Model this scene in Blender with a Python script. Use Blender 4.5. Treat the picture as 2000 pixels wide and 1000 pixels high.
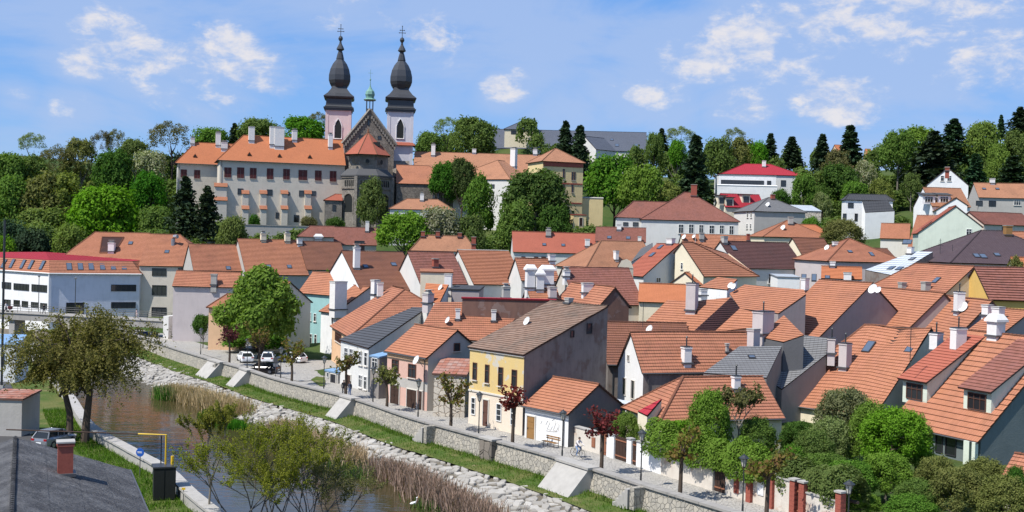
import bpy, math, random
import numpy as np
from mathutils import Vector as V, Matrix, noise
R_=math.radians
for o in list(bpy.data.objects): bpy.data.objects.remove(o)
sc=bpy.context.scene; COL=sc.collection
# ---------------- camera
FPX=2250.; CZ=18.1; PIT=math.atan((500-465)/FPX); ROLL=R_(1.5)
cam=bpy.data.cameras.new('camera'); co=bpy.data.objects.new('camera',cam); COL.objects.link(co); sc.camera=co
cam.sensor_width=36; cam.lens=36*FPX/2000; cam.clip_end=6000; cam.clip_start=.5
RM=Matrix.Rotation(math.pi/2-PIT,3,'X')@Matrix.Rotation(ROLL,3,'Z')
CP=V((0,0,CZ)); co.matrix_world=Matrix.Translation(CP)@RM.to_4x4()
RMT=RM.transposed()
# ---------------- sun, sky, exposure
SUNV=V((-.805*.573,-.593*.573,.819)).normalized()
sun=bpy.data.lights.new('sun','SUN'); sun.energy=4.9; sun.angle=R_(.5); sun.color=(1,.955,.88)
so=bpy.data.objects.new('sun',sun); COL.objects.link(so); so.rotation_euler=SUNV.to_track_quat('Z','Y').to_euler(); so.location=(-60,-30,90)
sc.view_settings.view_transform='Standard'; sc.view_settings.look='None'; sc.view_settings.exposure=0.34; sc.view_settings.gamma=1
sc.cycles.max_bounces=5; sc.cycles.transparent_max_bounces=6; sc.cycles.diffuse_bounces=3

def ray(px,py): return RM@V(((px-1000)/FPX,(500-py)/FPX,-1))
def P(px,py,d): r=ray(px,py); return CP+r*(d/r.y)
def G(px,py,z): r=ray(px,py); return CP+r*((z-CZ)/r.z)
def proj(p): q=RMT@(V(p)-CP); return 1000+FPX*q.x/-q.z, 500-FPX*q.y/-q.z
def onplane(px,py,p0,n): r=ray(px,py); return CP+r*((p0-CP).dot(n)/r.dot(n))
def mpp(p): return (V(p)-CP).y/FPX

# ---------------- node helpers
class NT:
    def __init__(s,tree): s.t=tree; s.n=tree.nodes; s.l=tree.links
    def add(s,typ,ins=None,**kw):
        n=s.n.new(typ)
        for k,v in kw.items(): setattr(n,k,v)
        for k,v in (ins or {}).items(): s.put(n.inputs[k],v)
        return n
    def put(s,sock,v):
        if isinstance(v,bpy.types.NodeSocket): s.l.new(v,sock)
        elif isinstance(v,bpy.types.Node): s.l.new(v.outputs[0],sock)
        else: sock.default_value=v
    def math(s,op,a,b=0.,c=None,clamp=False):
        n=s.n.new('ShaderNodeMath'); n.operation=op; n.use_clamp=clamp; s.put(n.inputs[0],a); s.put(n.inputs[1],b)
        if c is not None: s.put(n.inputs[2],c)
        return n.outputs[0]
    def vmath(s,op,a,b=(0,0,0)):
        n=s.n.new('ShaderNodeVectorMath'); n.operation=op; s.put(n.inputs[0],a); s.put(n.inputs[1],b); return n.outputs['Value' if op in('DOT_PRODUCT','LENGTH') else 'Vector']
    def mix(s,f,a,b,mode='MIX'):
        n=s.n.new('ShaderNodeMix'); n.data_type='RGBA'; n.blend_type=mode; n.clamp_factor=True
        s.put(n.inputs[0],f); s.put(n.inputs[6],a); s.put(n.inputs[7],b); return n.outputs[2]
    def ss(s,x,a,b):
        n=s.n.new('ShaderNodeMapRange'); n.interpolation_type='SMOOTHSTEP'; s.put(n.inputs[0],x); n.inputs[1].default_value=a; n.inputs[2].default_value=b; return n.outputs[0]
    def noise(s,vec,scale,detail=4,rough=.55,dist=0.,out=0):
        n=s.n.new('ShaderNodeTexNoise'); s.put(n.inputs['Vector'],vec); n.inputs['Scale'].default_value=scale; n.inputs['Detail'].default_value=detail; n.inputs['Roughness'].default_value=rough; n.inputs['Distortion'].default_value=dist
        return n.outputs[out]
def c4(c): return (c[0],c[1],c[2],1)

# ---------------- world: daylight sky with broken cumulus
w=bpy.data.worlds.new('World'); sc.world=w; w.use_nodes=True; T=NT(w.node_tree); T.n.clear()
sky=T.add('ShaderNodeTexSky',sky_type='NISHITA',sun_disc=False,sun_elevation=math.asin(SUNV.z),sun_rotation=math.atan2(SUNV.x,SUNV.y),altitude=300,air_density=1.0,dust_density=.25,ozone_density=3.2)
tc=T.add('ShaderNodeTexCoord').outputs['Generated']
hs=T.add('ShaderNodeHueSaturation',{'Saturation':1.25,'Value':1.0,'Color':sky.outputs[0]})
tint=T.mix(1.,hs.outputs[0],(.80,.93,1.12,1),'MULTIPLY')
sep=T.add('ShaderNodeSeparateXYZ',{0:tc})
# cloud coverage: cumulus banks seen in these directions, looser elsewhere
blobs=[(235,85,.085,1.),(330,140,.085,.95),(430,110,.10,1.05),(420,190,.065,.95),(165,130,.035,1.05),(90,30,.10,.45),(300,20,.10,.6),(600,20,.12,.75),(760,60,.09,.6),(900,40,.12,.75),(1040,80,.05,.7),(140,205,.04,.85),(300,190,.05,.7),
 (1330,110,.06,1.0),(1390,95,.07,1.15),(1480,70,.09,1.1),(1600,50,.11,1.1),(1760,50,.13,1.0),(1920,80,.12,.95),(1640,180,.075,1.15),(1560,110,.09,.95),(1270,185,.055,1.),(1300,215,.04,.8),(1460,205,.05,1.),(985,175,.04,.95),(1020,150,.03,.8),(1850,150,.09,.8),(30,185,.03,.85),(900,145,.04,.55),(1200,175,.035,.75),(1720,250,.06,.5),(1100,225,.045,.65),(1590,250,.05,.5),(1900,190,.07,.5)]
acc=None
for (bx,by,br,wt) in blobs:
    d=ray(bx,by).normalized()
    # distance measured with the vertical stretched: banks are wider than tall
    dv=T.vmath('MULTIPLY',T.vmath('SUBTRACT',tc,tuple(d)),(1,1,1.6))
    L=T.vmath('LENGTH',dv)
    b=T.math('MULTIPLY',T.ss(L,br*1.25,br*.15),wt)
    acc=b if acc is None else T.math('MAXIMUM',acc,b)
front=T.ss(sep.outputs[1],.2,.75)
stretch=T.vmath('MULTIPLY',tc,(1,1,1.9))
n1=T.noise(stretch,11,9,.60,.35); n2=T.noise(T.vmath('ADD',stretch,(3,7,1)),34,7,.62,.2)
base=T.math('ADD',T.math('MULTIPLY',n1,.7),T.math('MULTIPLY',n2,.3))
elsewhere=T.math('MULTIPLY',T.math('SUBTRACT',1.,front),.45)
cov=T.math('ADD',acc,elsewhere)
dens=T.math('ADD',base,T.math('MULTIPLY',T.math('SUBTRACT',cov,.62),.42))
puff=T.ss(dens,.45,.72)
veil=T.math('MULTIPLY',T.ss(T.math('ADD',T.noise(T.vmath('MULTIPLY',tc,(1,1,3.2)),4.5,6,.6,.5),T.math('MULTIPLY',cov,.22)),.42,.74),.78)
alpha=T.math('MULTIPLY',T.math('MAXIMUM',puff,veil),T.ss(sep.outputs[2],.0,.05))
lit=T.math('MULTIPLY',T.ss(T.math('ADD',T.math('MULTIPLY',n2,.9),T.math('MULTIPLY',dens,.55)),.68,1.0),T.ss(puff,.35,.95))
ccol=T.mix(lit,(4.0,5.1,7.5,1),(7.9,7.5,7.4,1))
grad=T.add('ShaderNodeValToRGB',{0:sep.outputs[2]}); cr=grad.color_ramp; cr.elements[0].color=(3.3,5.2,7.9,1); cr.elements[0].position=0.; cr.elements[1].color=(.9,2.3,5.6,1); cr.elements[1].position=1.
e_=cr.elements.new(.22); e_.color=(1.5,3.7,8.3,1); e_=cr.elements.new(.09); e_.color=(2.3,4.4,8.4,1)
blue=T.mix(.75,tint,grad.outputs[0])
skyc=T.mix(T.math('MULTIPLY',alpha,.86),blue,ccol)
bg=T.add('ShaderNodeBackground',{'Color':skyc,'Strength':.088})
T.l.new(bg.outputs[0],T.add('ShaderNodeOutputWorld').inputs[0])

# ---------------- materials
MAT={}
def bsdf(name,rough=.8,spec=.3):
    m=bpy.data.materials.new(name); m.use_nodes=True; t=NT(m.node_tree); b=m.node_tree.nodes['Principled BSDF']
    b.inputs['Roughness'].default_value=rough; b.inputs['Specular IOR Level'].default_value=spec
    MAT[name]=m; return m,t,b
def objco(t):
    tc=t.add('ShaderNodeTexCoord'); oi=t.add('ShaderNodeObjectInfo')
    off=t.vmath('MULTIPLY',t.add('ShaderNodeCombineXYZ',{0:oi.outputs['Random'],1:oi.outputs['Random'],2:oi.outputs['Random']}).outputs[0],(37,53,71))
    return t.vmath('ADD',tc.outputs['Object'],off)
def bump(t,b,h,dist,strength=1.):
    n=t.add('ShaderNodeBump',{'Height':h,'Distance':dist,'Strength':strength}); t.l.new(n.outputs[0],b.inputs['Normal'])
def plain(name,c,rough=.6,spec=.4,metal=0,var=.12,scale=3):
    m,t,b=bsdf(name,rough,spec); b.inputs['Metallic'].default_value=metal
    n=t.noise(objco(t),scale,5,.6)
    f=t.math('MULTIPLY_ADD',n,var*2,1-var)
    col=t.vmath('MULTIPLY',tuple(c),t.add('ShaderNodeCombineXYZ',{0:f,1:f,2:f}).outputs[0])
    t.put(b.inputs['Base Color'],col); return m
def plaster(name,c,dirt=.35,dcol=None,patch=0.,pcol=(.3,.16,.11)):
    m,t,b=bsdf(name,.92,.15); o=objco(t)
    n1=t.noise(o,.55,6,.62,.3); n2=t.noise(t.vmath('MULTIPLY',o,(2.2,2.2,.35)),1.3,5,.6); n3=t.noise(o,9,3,.5)
    dcol=dcol or tuple(x*.55 for x in c)
    f=t.math('MULTIPLY',t.ss(t.math('ADD',t.math('MULTIPLY',n1,.6),t.math('MULTIPLY',n2,.4)),.42,.72),dirt)
    col=t.mix(f,c4(c),c4(dcol)); col=t.mix(t.math('MULTIPLY',n3,.18),col,c4(tuple(x*.75 for x in c)))
    if patch: col=t.mix(t.math('MULTIPLY',t.ss(n1,.57,.6),patch),col,c4(pcol))
    t.put(b.inputs['Base Color'],col); bump(t,b,t.math('ADD',n3,t.math('MULTIPLY',n1,2)),.03,.5); return m
def tiles(name,c,c2,var=.35,tw=.25,moss=.25,mosscol=(.07,.06,.05),prof=1.):
    m,t,b=bsdf(name,.82,.2); uv=t.add('ShaderNodeTexCoord').outputs['UV']; s=t.add('ShaderNodeSeparateXYZ',{0:uv})
    u=t.math('DIVIDE',s.outputs[0],tw); fu=t.math('FLOOR',u); fv=t.math('FLOOR',s.outputs[1])
    wn=t.add('ShaderNodeTexWhiteNoise',{'Vector':t.add('ShaderNodeCombineXYZ',{0:fu,1:fv,2:0.}).outputs[0]}); r=wn.outputs['Value']
    o=objco(t); n1=t.noise(o,.35,5,.6,.4); n2=t.noise(o,2.2,4,.6)
    col=t.mix(t.math('MULTIPLY_ADD',r,.75,t.math('MULTIPLY',t.math('SUBTRACT',n1,.5),1.2)),c4(c),c4(c2))
    k=t.math('MULTIPLY_ADD',r,var,1-var*.5); col=t.vmath('MULTIPLY',col,t.add('ShaderNodeCombineXYZ',{0:k,1:k,2:k}).outputs[0])
    col=t.mix(t.math('MULTIPLY',t.ss(t.math('ADD',t.math('MULTIPLY',n1,.6),t.math('MULTIPLY',n2,.4)),.5,.72),moss),col,c4(mosscol))
    # dark tile joints, plus lap shadow lines painted along each course's lower edge
    ju=t.math('PINGPONG',u,.5); fr=t.math('FRACT',s.outputs[1])
    joint_shade=t.math('MAXIMUM',t.math('MULTIPLY',t.ss(ju,.09,.02),.45),t.math('MULTIPLY',t.ss(fr,.13,.04),.7))
    col=t.mix(joint_shade,col,c4(tuple(x*.22 for x in c2)))
    t.put(b.inputs['Base Color'],col)
    bump(t,b,t.math('ADD',t.math('MULTIPLY',t.math('SINE',t.math('MULTIPLY',u,6.283)),.5*prof),t.math('MULTIPLY',n2,.4)),.04,.6); return m
tiles('t_orange',(.43,.182,.102),(.33,.14,.086),.3,moss=.16)
tiles('t_bright',(.50,.182,.084),(.43,.155,.075),.18,moss=.05)
tiles('t_terra',(.42,.18,.105),(.29,.115,.072),.4,moss=.3)
tiles('t_tan',(.42,.205,.12),(.33,.16,.095),.3,moss=.3)
tiles('t_red',(.40,.125,.08),(.33,.10,.066),.2,moss=.1)
tiles('t_brown',(.24,.105,.065),(.16,.07,.05),.35,moss=.35)
tiles('t_dark',(.115,.055,.05),(.08,.042,.042),.35,moss=.3)
tiles('t_brick',(.27,.11,.08),(.2,.085,.07),.4,moss=.35)
tiles('t_old',(.29,.185,.135),(.17,.125,.10),.55,moss=.75,mosscol=(.085,.085,.068))
tiles('t_slate',(.22,.22,.225),(.15,.15,.155),.35,tw=.4,moss=.3,mosscol=(.3,.3,.29),prof=.2)
tiles('t_greyblue',(.105,.118,.15),(.085,.097,.125),.12,tw=.5,moss=.1,prof=.2)
tiles('t_purple',(.12,.085,.095),(.09,.066,.075),.3,tw=.4,moss=.45,mosscol=(.2,.15,.15),prof=.2)
tiles('t_redmetal',(.36,.03,.045),(.32,.028,.04),.06,tw=.6,moss=.05,prof=.1)
tiles('t_metal',(.085,.088,.098),(.07,.073,.082),.06,tw=.6,moss=.1,prof=.1)
tiles('t_zinc',(.5,.54,.58),(.44,.48,.52),.06,tw=.6,moss=.1,prof=.1)
tiles('t_rust',(.38,.14,.09),(.3,.2,.17),.3,tw=.5,moss=.5,mosscol=(.4,.33,.3),prof=.2)
plain('m_gutter',(.10,.10,.105),.5,.5,.3); plain('m_bluecap',(.2,.33,.5),.5)
for k,c in dict(w_white=(.80,.80,.79),w_cream=(.74,.66,.50),w_yellow=(.70,.56,.30),w_grey=(.44,.42,.39),w_dgrey=(.27,.245,.225),w_blue=(.64,.635,.61),w_lilac=(.55,.49,.48),w_mauve=(.36,.31,.30),w_peach=(.72,.47,.29),w_pink=(.62,.40,.33),w_green=(.62,.68,.58),w_dgreen=(.16,.19,.19),w_teal=(.30,.50,.50),w_beige=(.58,.53,.46),w_slateblue=(.12,.122,.13),w_chateau=(.64,.58,.49),w_pale=(.66,.65,.62),w_school_shade=(.56,.60,.68),w_ochre=(.70,.46,.14)).items():
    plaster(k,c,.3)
plaster('w_old',(.225,.195,.178),.85,(.085,.073,.066),.35,(.17,.10,.08)); plaster('w_brick',(.20,.115,.09),.6,(.08,.05,.05),.5,(.26,.2,.18)); plaster('w_yold',(.64,.47,.20),.45,(.52,.44,.30),.85,(.52,.50,.45)); plaster('w_plinth',(.72,.62,.50),.25,(.5,.43,.36))
plaster('w_stained',(.62,.57,.50),.55,(.36,.30,.25),.5,(.45,.30,.22))
plain('chim_white',(.72,.70,.68),.9,.1,0,.15); plain('coping_stone',(.30,.285,.265),.9,.15,0,.3,1.2); plain('concrete',(.37,.355,.33),.9,.15,0,.25,1.5); plain('frame_white',(.75,.75,.73),.5); plain('frame_brown',(.11,.05,.035),.55); plain('frame_dark',(.03,.03,.035),.5); plain('shutter',(.10,.022,.02),.6)
plain('wood_dark',(.055,.032,.024),.7,.2,0,.3,6); plain('wood_red',(.28,.12,.07),.7,.2); plain('wood_ochre',(.28,.15,.05),.6); plain('iron',(.028,.032,.034),.45,.5); plain('black',(.012,.014,.013),.6); plain('dish',(.68,.68,.67),.45); plain('reveal',(.62,.58,.52),.9)
plain('brickred',(.30,.09,.065),.9,.1,0,.3,8); plain('yellow',(.62,.40,.02),.5); plain('signblue',(.02,.10,.42),.4); plain('signwhite',(.8,.8,.8),.5); plain('bin_blue',(.03,.07,.22),.5); plain('copper',(.16,.30,.25),.6,.3,0,.35,2); plain('leadroof',(.05,.052,.058),.42,.5,.2,.2,2); plain('gold',(.25,.18,.08),.4,.5,.6)
m,t,b=bsdf('glass',.06,.6); oi=t.add('ShaderNodeObjectInfo'); t.put(b.inputs['Base Color'],t.mix(oi.outputs['Random'],(.012,.014,.017,1),(.05,.055,.06,1)))
m,t,b=bsdf('skyglass',.08,.6); b.inputs['Base Color'].default_value=(.09,.12,.17,1)
def stonewall(name,c1,c2,scale,mortar,mc):
    m,t,b=bsdf(name,.92,.15); o=objco(t)
    v=t.add('ShaderNodeTexVoronoi',{'Vector':t.vmath('ADD',o,t.vmath('MULTIPLY',t.noise(o,1.5,2,.5,0,1),(.25,.25,.25))),'Scale':scale},feature='F1'); e=t.add('ShaderNodeTexVoronoi',{'Vector':t.vmath('ADD',o,t.vmath('MULTIPLY',t.noise(o,1.5,2,.5,0,1),(.25,.25,.25))),'Scale':scale},feature='DISTANCE_TO_EDGE')
    r=t.add('ShaderNodeSeparateColor',{0:v.outputs['Color']}).outputs[0]
    col=t.mix(r,c4(c1),c4(c2)); col=t.mix(t.math('MULTIPLY',t.noise(o,4,4),.35),col,c4(tuple(x*.5 for x in c1)))
    ed=t.ss(e.outputs['Distance'],.0,mortar); col=t.mix(ed,c4(mc),col)
    t.put(b.inputs['Base Color'],col); bump(t,b,t.math('ADD',ed,t.math('MULTIPLY',t.noise(o,6,3),.4)),.07,.9)
stonewall('stone_wall',(.33,.31,.27),(.46,.42,.35),2.6,.07,(.27,.255,.23))
plain('dirt',(.13,.115,.09),.95,.1,0,.3,1.5)
stonewall('church_stone',(.17,.15,.13),(.26,.225,.19),1.1,.05,(.10,.09,.08))
stonewall('church_light',(.21,.19,.165),(.30,.27,.23),1.2,.05,(.18,.16,.14))
stonewall('rubble',(.52,.47,.40),(.66,.60,.50),1.6,.08,(.34,.28,.22))
stonewall('paving',(.40,.38,.35),(.46,.44,.40),4.,.05,(.27,.26,.24))
m,t,b=bsdf('t_felt',.9,.2); o=objco(t); n1=t.noise(o,5,6,.75); col=t.mix(t.ss(t.noise(o,.8,5,.65),.35,.7),(.075,.075,.08,1),(.15,.15,.155,1)); col=t.mix(t.math('MULTIPLY',t.ss(n1,.60,.68),.8),col,(.42,.42,.42,1)); col=t.mix(t.math('MULTIPLY',t.ss(n1,.42,.34),.7),col,(.03,.03,.032,1)); t.put(b.inputs['Base Color'],col); bump(t,b,t.math('ADD',n1,t.noise(o,3,4)),.2,1.)
m,t,b=bsdf('asphalt',.85,.25); o=objco(t); t.put(b.inputs['Base Color'],t.mix(t.noise(o,.4,6,.65),(.045,.046,.05,1),(.085,.085,.088,1))); bump(t,b,t.noise(o,30,2),.01,.4)
m,t,b=bsdf('grass_ground',.95,.1); o=objco(t); col=t.mix(t.ss(t.noise(o,.35,6,.65),.35,.68),(.07,.115,.024,1),(.16,.155,.055,1)); col=t.mix(t.math('MULTIPLY',t.noise(o,3,4),.5),col,(.03,.055,.012,1)); col=t.mix(t.math('MULTIPLY',t.ss(t.noise(t.vmath('ADD',o,(9,4,2)),.5,5,.6),.6,.7),.7),col,(.24,.19,.11,1)); t.put(b.inputs['Base Color'],col); bump(t,b,t.noise(o,5,4),.15,.8)
m,t,b=bsdf('hill_ground',.95,.1); o=objco(t); col=t.mix(t.ss(t.noise(o,.08,6,.65),.35,.68),(.035,.07,.016,1),(.075,.095,.03,1)); t.put(b.inputs['Base Color'],col); bump(t,b,t.noise(o,1.2,5),.4,.8)
m,t,b=bsdf('water',.035,.5); b.inputs['IOR'].default_value=1.33; o=t.add('ShaderNodeTexCoord').outputs['Object']
t.put(b.inputs['Base Color'],t.mix(t.noise(o,.06,4),(.060,.047,.020,1),(.038,.034,.018,1)))
wv=t.noise(t.vmath('MULTIPLY',o,(.55,1.5,1)),1.3,3,.55,.4); wv2=t.noise(t.vmath('MULTIPLY',o,(.5,1.2,1)),.35,2,.5); bump(t,b,t.math('ADD',t.math('MULTIPLY',wv,.5),wv2),.055,.5)
def leafmat(name,c1,c2,tr=.35):
    m=bpy.data.materials.new(name); m.use_nodes=True; t=NT(m.node_tree); t.n.clear(); MAT[name]=m
    g=t.add('ShaderNodeNewGeometry'); oi=t.add('ShaderNodeObjectInfo')
    col=t.mix(g.outputs['Random Per Island'],c4(c1),c4(c2))
    hv=t.add('ShaderNodeHueSaturation',{'Hue':t.math('MULTIPLY_ADD',oi.outputs['Random'],.05,.475),'Saturation':t.math('MULTIPLY_ADD',oi.outputs['Random'],.3,.85),'Value':t.math('MULTIPLY_ADD',oi.outputs['Random'],.4,.85),'Color':col}).outputs[0]
    d=t.add('ShaderNodeBsdfDiffuse',{'Color':hv}); tl=t.add('ShaderNodeBsdfTranslucent',{'Color':t.mix(1.,hv,(1.2,1.3,.5,1),'MULTIPLY')})
    mx=t.add('ShaderNodeMixShader',{0:tr,1:d.outputs[0],2:tl.outputs[0]}); t.l.new(mx.outputs[0],t.add('ShaderNodeOutputMaterial').inputs[0])
leafmat('leaf_mid',(.07,.14,.026),(.135,.215,.045)); leafmat('leaf_bright',(.10,.175,.026),(.17,.255,.05)); leafmat('leaf_dark',(.042,.092,.02),(.085,.15,.034)); leafmat('leaf_olive',(.11,.125,.04),(.185,.19,.065)); leafmat('leaf_pale',(.12,.16,.055),(.22,.25,.11)); leafmat('leaf_blossom',(.10,.15,.04),(.42,.42,.27))
leafmat('needle',(.024,.048,.026),(.05,.082,.042),.15); leafmat('leaf_willow',(.13,.135,.026),(.23,.225,.05)); leafmat('leaf_wine',(.10,.02,.022),(.19,.045,.04)); leafmat('leaf_copper',(.17,.09,.05),(.11,.14,.03)); leafmat('leaf_bud',(.10,.10,.05),(.16,.15,.07))
leafmat('reed_dry',(.22,.15,.10),(.45,.34,.24),.2); leafmat('reed_green',(.04,.10,.02),(.10,.20,.035),.3); leafmat('blade',(.05,.11,.016),(.12,.19,.03),.3)
plain('bark',(.085,.065,.05),.95,.1,0,.3,4); plain('bark_grey',(.17,.155,.13),.95,.1,0,.3,4); plain('tyre',(.015,.015,.015),.8); plain('rim',(.35,.35,.36),.35,.5,.7); plain('carwhite',(.78,.79,.80),.25,.6,0,.02); plain('carblack',(.014,.013,.016),.2,.6,0,.02); plain('carglass',(.015,.018,.02),.08,.7,0,.0); plain('lampred',(.35,.01,.012),.3); plain('lampglass',(.55,.52,.45),.3); plain('carsilver',(.30,.31,.33),.25,.6,.5,.02)
stone_m,t,b=bsdf('revet_stone',.9,.2); oi=t.add('ShaderNodeObjectInfo'); g=t.add('ShaderNodeNewGeometry'); o=objco(t)
rr=t.math('FRACT',t.math('ADD',oi.outputs['Random'],g.outputs['Random Per Island'])); col=t.mix(rr,(.25,.235,.21,1),(.42,.40,.365,1)); col=t.mix(t.math('MULTIPLY',t.ss(t.noise(o,2.5,5,.65),.45,.75),.5),col,(.30,.27,.22,1)); t.put(b.inputs['Base Color'],col); bump(t,b,t.noise(o,4,5,.6),.06,.8)

# ---------------- mesh builder
class MB:
    def __init__(s): s.v=[]; s.f=[]; s.m=[]; s.uv=[]; s.hasuv=False
    def face(s,pts,m=0,uv=None):
        b=len(s.v); s.v.extend([tuple(p) for p in pts]); s.f.append(tuple(range(b,b+len(pts)))); s.m.append(m)
        if uv: s.hasuv=True
        s.uv.append(uv or [(0,0)]*len(pts))
    def mesh(s,vs,fs,m=0):
        b=len(s.v); s.v.extend([tuple(p) for p in vs])
        for f in fs: s.f.append(tuple(i+b for i in f)); s.m.append(m); s.uv.append([(0,0)]*len(f))
    def box(s,c,sx,sy,sz,rz=0,m=0,tap=1.):
        ca,sa=math.cos(rz),math.sin(rz); vs=[]
        for z,k in((-sz/2,1.),(sz/2,tap)):
            for x,y in((-sx/2,-sy/2),(sx/2,-sy/2),(sx/2,sy/2),(-sx/2,sy/2)):
                x*=k;y*=k; vs.append((c[0]+x*ca-y*sa,c[1]+x*sa+y*ca,c[2]+z))
        s.mesh(vs,[(3,2,1,0),(4,5,6,7),(0,1,5,4),(1,2,6,5),(2,3,7,6),(3,0,4,7)],m)
    def tube(s,pts,rad,n=6,m=0,cap=True):
        pts=[V(p) for p in pts]; rad=rad if isinstance(rad,(list,tuple)) else [rad]*len(pts); vs=[];fs=[]
        for i,p in enumerate(pts):
            d=(pts[min(i+1,len(pts)-1)]-pts[max(i-1,0)]).normalized(); a=d.cross(V((0,0,1)) if abs(d.z)<.95 else V((1,0,0))).normalized(); bb=d.cross(a)
            for k in range(n): th=6.2832*k/n; vs.append(p+(a*math.cos(th)+bb*math.sin(th))*rad[i])
        for i in range(len(pts)-1):
            for k in range(n): fs.append((i*n+k,i*n+(k+1)%n,(i+1)*n+(k+1)%n,(i+1)*n+k))
        if cap: fs.append(tuple(range(n))[::-1]); fs.append(tuple(range((len(pts)-1)*n,len(pts)*n)))
        s.mesh(vs,fs,m)
    def lathe(s,prof,n=12,c=(0,0,0),rot=0,m=0,sx=1,sy=1):
        vs=[];fs=[]
        for r,z in prof:
            for k in range(n): th=rot+6.2832*k/n; vs.append((c[0]+r*sx*math.cos(th),c[1]+r*sy*math.sin(th),c[2]+z))
        for i in range(len(prof)-1):
            for k in range(n): fs.append((i*n+k,i*n+(k+1)%n,(i+1)*n+(k+1)%n,(i+1)*n+k))
        fs.append(tuple(range(n))[::-1]); fs.append(tuple(range((len(prof)-1)*n,len(prof)*n))); s.mesh(vs,fs,m)
    def build(s,name,mats,parent=None,org=(0,0,0),smooth=False):
        o=bpy.data.objects.new(name,s.data(name,mats,org,smooth)); COL.objects.link(o)
        if parent: o.parent=parent
        else: o.location=org
        return o
    def data(s,name,mats,org=(0,0,0),smooth=False):
        me=bpy.data.meshes.new(name); ox,oy,oz=org
        me.from_pydata([(x-ox,y-oy,z-oz) for x,y,z in s.v],[],s.f)
        for k in ([mats] if isinstance(mats,str) else mats): me.materials.append(MAT[k])
        if any(s.m): me.polygons.foreach_set('material_index',s.m)
        if s.hasuv:
            l=me.uv_layers.new(name='UVMap'); l.data.foreach_set('uv',[c for f in s.uv for p in f for c in p])
        if smooth: me.polygons.foreach_set('use_smooth',[True]*len(s.f))
        return me
def empty(name,loc): o=bpy.data.objects.new(name,None); o.location=loc; o.empty_display_size=.5; COL.objects.link(o); return o
def tag(o,label,cat,group=None):
    o['label']=label; o['category']=cat
    if group: o['group']=group
    return o
def struct(o): o['kind']='structure'; return o
def stuff(o): o['kind']='stuff'; return o
def link(name,me,parent=None,loc=(0,0,0),rz=0,scale=(1,1,1)):
    o=bpy.data.objects.new(name,me); COL.objects.link(o); o.location=loc; o.rotation_euler=(0,0,rz); o.scale=scale
    if parent: o.parent=parent
    return o
# ---------------- roofs and houses
UP=V((0,0,1)); CTRL=[]      # ground control points (x,y,z), collected from every building's foot
def clip(poly,key,lo,hi):
    for k,sgn in((lo,1),(hi,-1)):
        out=[]; n=len(poly)
        for i in range(n):
            a,b=poly[i],poly[(i+1)%n]; fa,fb=(key(a)-k)*sgn,(key(b)-k)*sgn
            if fa>=-1e-6: out.append(a)
            if (fa<-1e-6 and fb>1e-6) or (fa>1e-6 and fb<-1e-6): out.append(a.lerp(b,fa/(fa-fb)))
        poly=out
        if len(poly)<3: return []
    return poly
def wob(p,a): return V((0,0,a*noise.noise(V((p.x*.22,p.y*.22,.3)))+.35*a*noise.noise(V((p.x*.7,p.y*.7,5.)))))
def roofplane(mb,poly,course=.38,step=.045,wb=.05,th=.14,seg=3.):
    """laps courses of tiles over a planar convex polygon (edges in order, any winding)"""
    n=(poly[1]-poly[0]).cross(poly[2]-poly[0])
    if n.length<1e-6: return
    n.normalize()
    if n.z<0: n=-n; poly=poly[::-1]
    if math.hypot(n.x,n.y)<1e-3: u=V((1,0,0))
    else: u=V((-n.y,n.x,0)).normalized()
    vv=n.cross(u)
    if vv.z<0: vv=-vv
    o=poly[0]; U=lambda p:(p-o).dot(u); Vk=lambda p:(p-o).dot(vv)
    v0=min(map(Vk,poly)); v1=max(map(Vk,poly)); u0=min(map(U,poly)); u1=max(map(U,poly))
    nc=max(1,round((v1-v0)/course)); dc=(v1-v0)/nc; ns=max(1,round((u1-u0)/seg)); du=(u1-u0)/ns
    for i in range(nc):
        a=v0+i*dc; slab=clip(poly,Vk,a,a+dc)
        if not slab: continue
        for j in range(ns):
            pc=clip(slab,U,u0+j*du,u0+(j+1)*du) if ns>1 else slab
            if len(pc)<3: continue
            pts=[];uv=[];low=[]
            for p in pc:
                f=(Vk(p)-a)/dc; q=p+n*(step*(1-f))+wob(p,wb); pts.append(q); uv.append((U(p),i+min(max(f,0.0),.999)))
                low.append(f<.02)
            mb.face(pts,0,uv)
            m=len(pc)
            for k in range(m):
                if low[k] and low[(k+1)%m]:
                    p,q=pts[k],pts[(k+1)%m]; dn=n*(step*1.15)
                    mb.face([p-dn,q-dn,q,p],0,[(uv[k][0],i),(uv[(k+1)%m][0],i),(uv[(k+1)%m][0],i+.03),(uv[k][0],i+.03)])
    bot=[p-n*th+wob(p,wb) for p in poly]; top=[p-n*.012+wob(p,wb) for p in poly]
    mb.face(bot[::-1],1); 
    for k in range(len(poly)): mb.face([bot[k],bot[(k+1)%len(poly)],top[(k+1)%len(poly)],top[k]],1)
def ridgecap(mb,a,b,wb,r=.13):
    L=(b-a).length; n=max(2,int(L/.42)); 
    for i in range(n):
        p=a.lerp(b,i/n); q=a.lerp(b,(i+1.12)/n); p=p+wob(p,wb)+UP*.02; q=q+wob(q,wb)+UP*.05; d=(q-p).normalized(); s=d.cross(UP).normalized(); t=s.cross(d)
        vs=[]
        for c,rr in((p,r*.9),(q,r*1.08)):
            for k in range(5): an=math.pi*k/4; vs.append(c+(s*math.cos(an)+t*(math.sin(an)*.8-.15))*rr)
        mb.mesh(vs,[(k,k+1,k+6,k+5) for k in range(4)]+[(0,1,2,3,4)])
WINC={}
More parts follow.
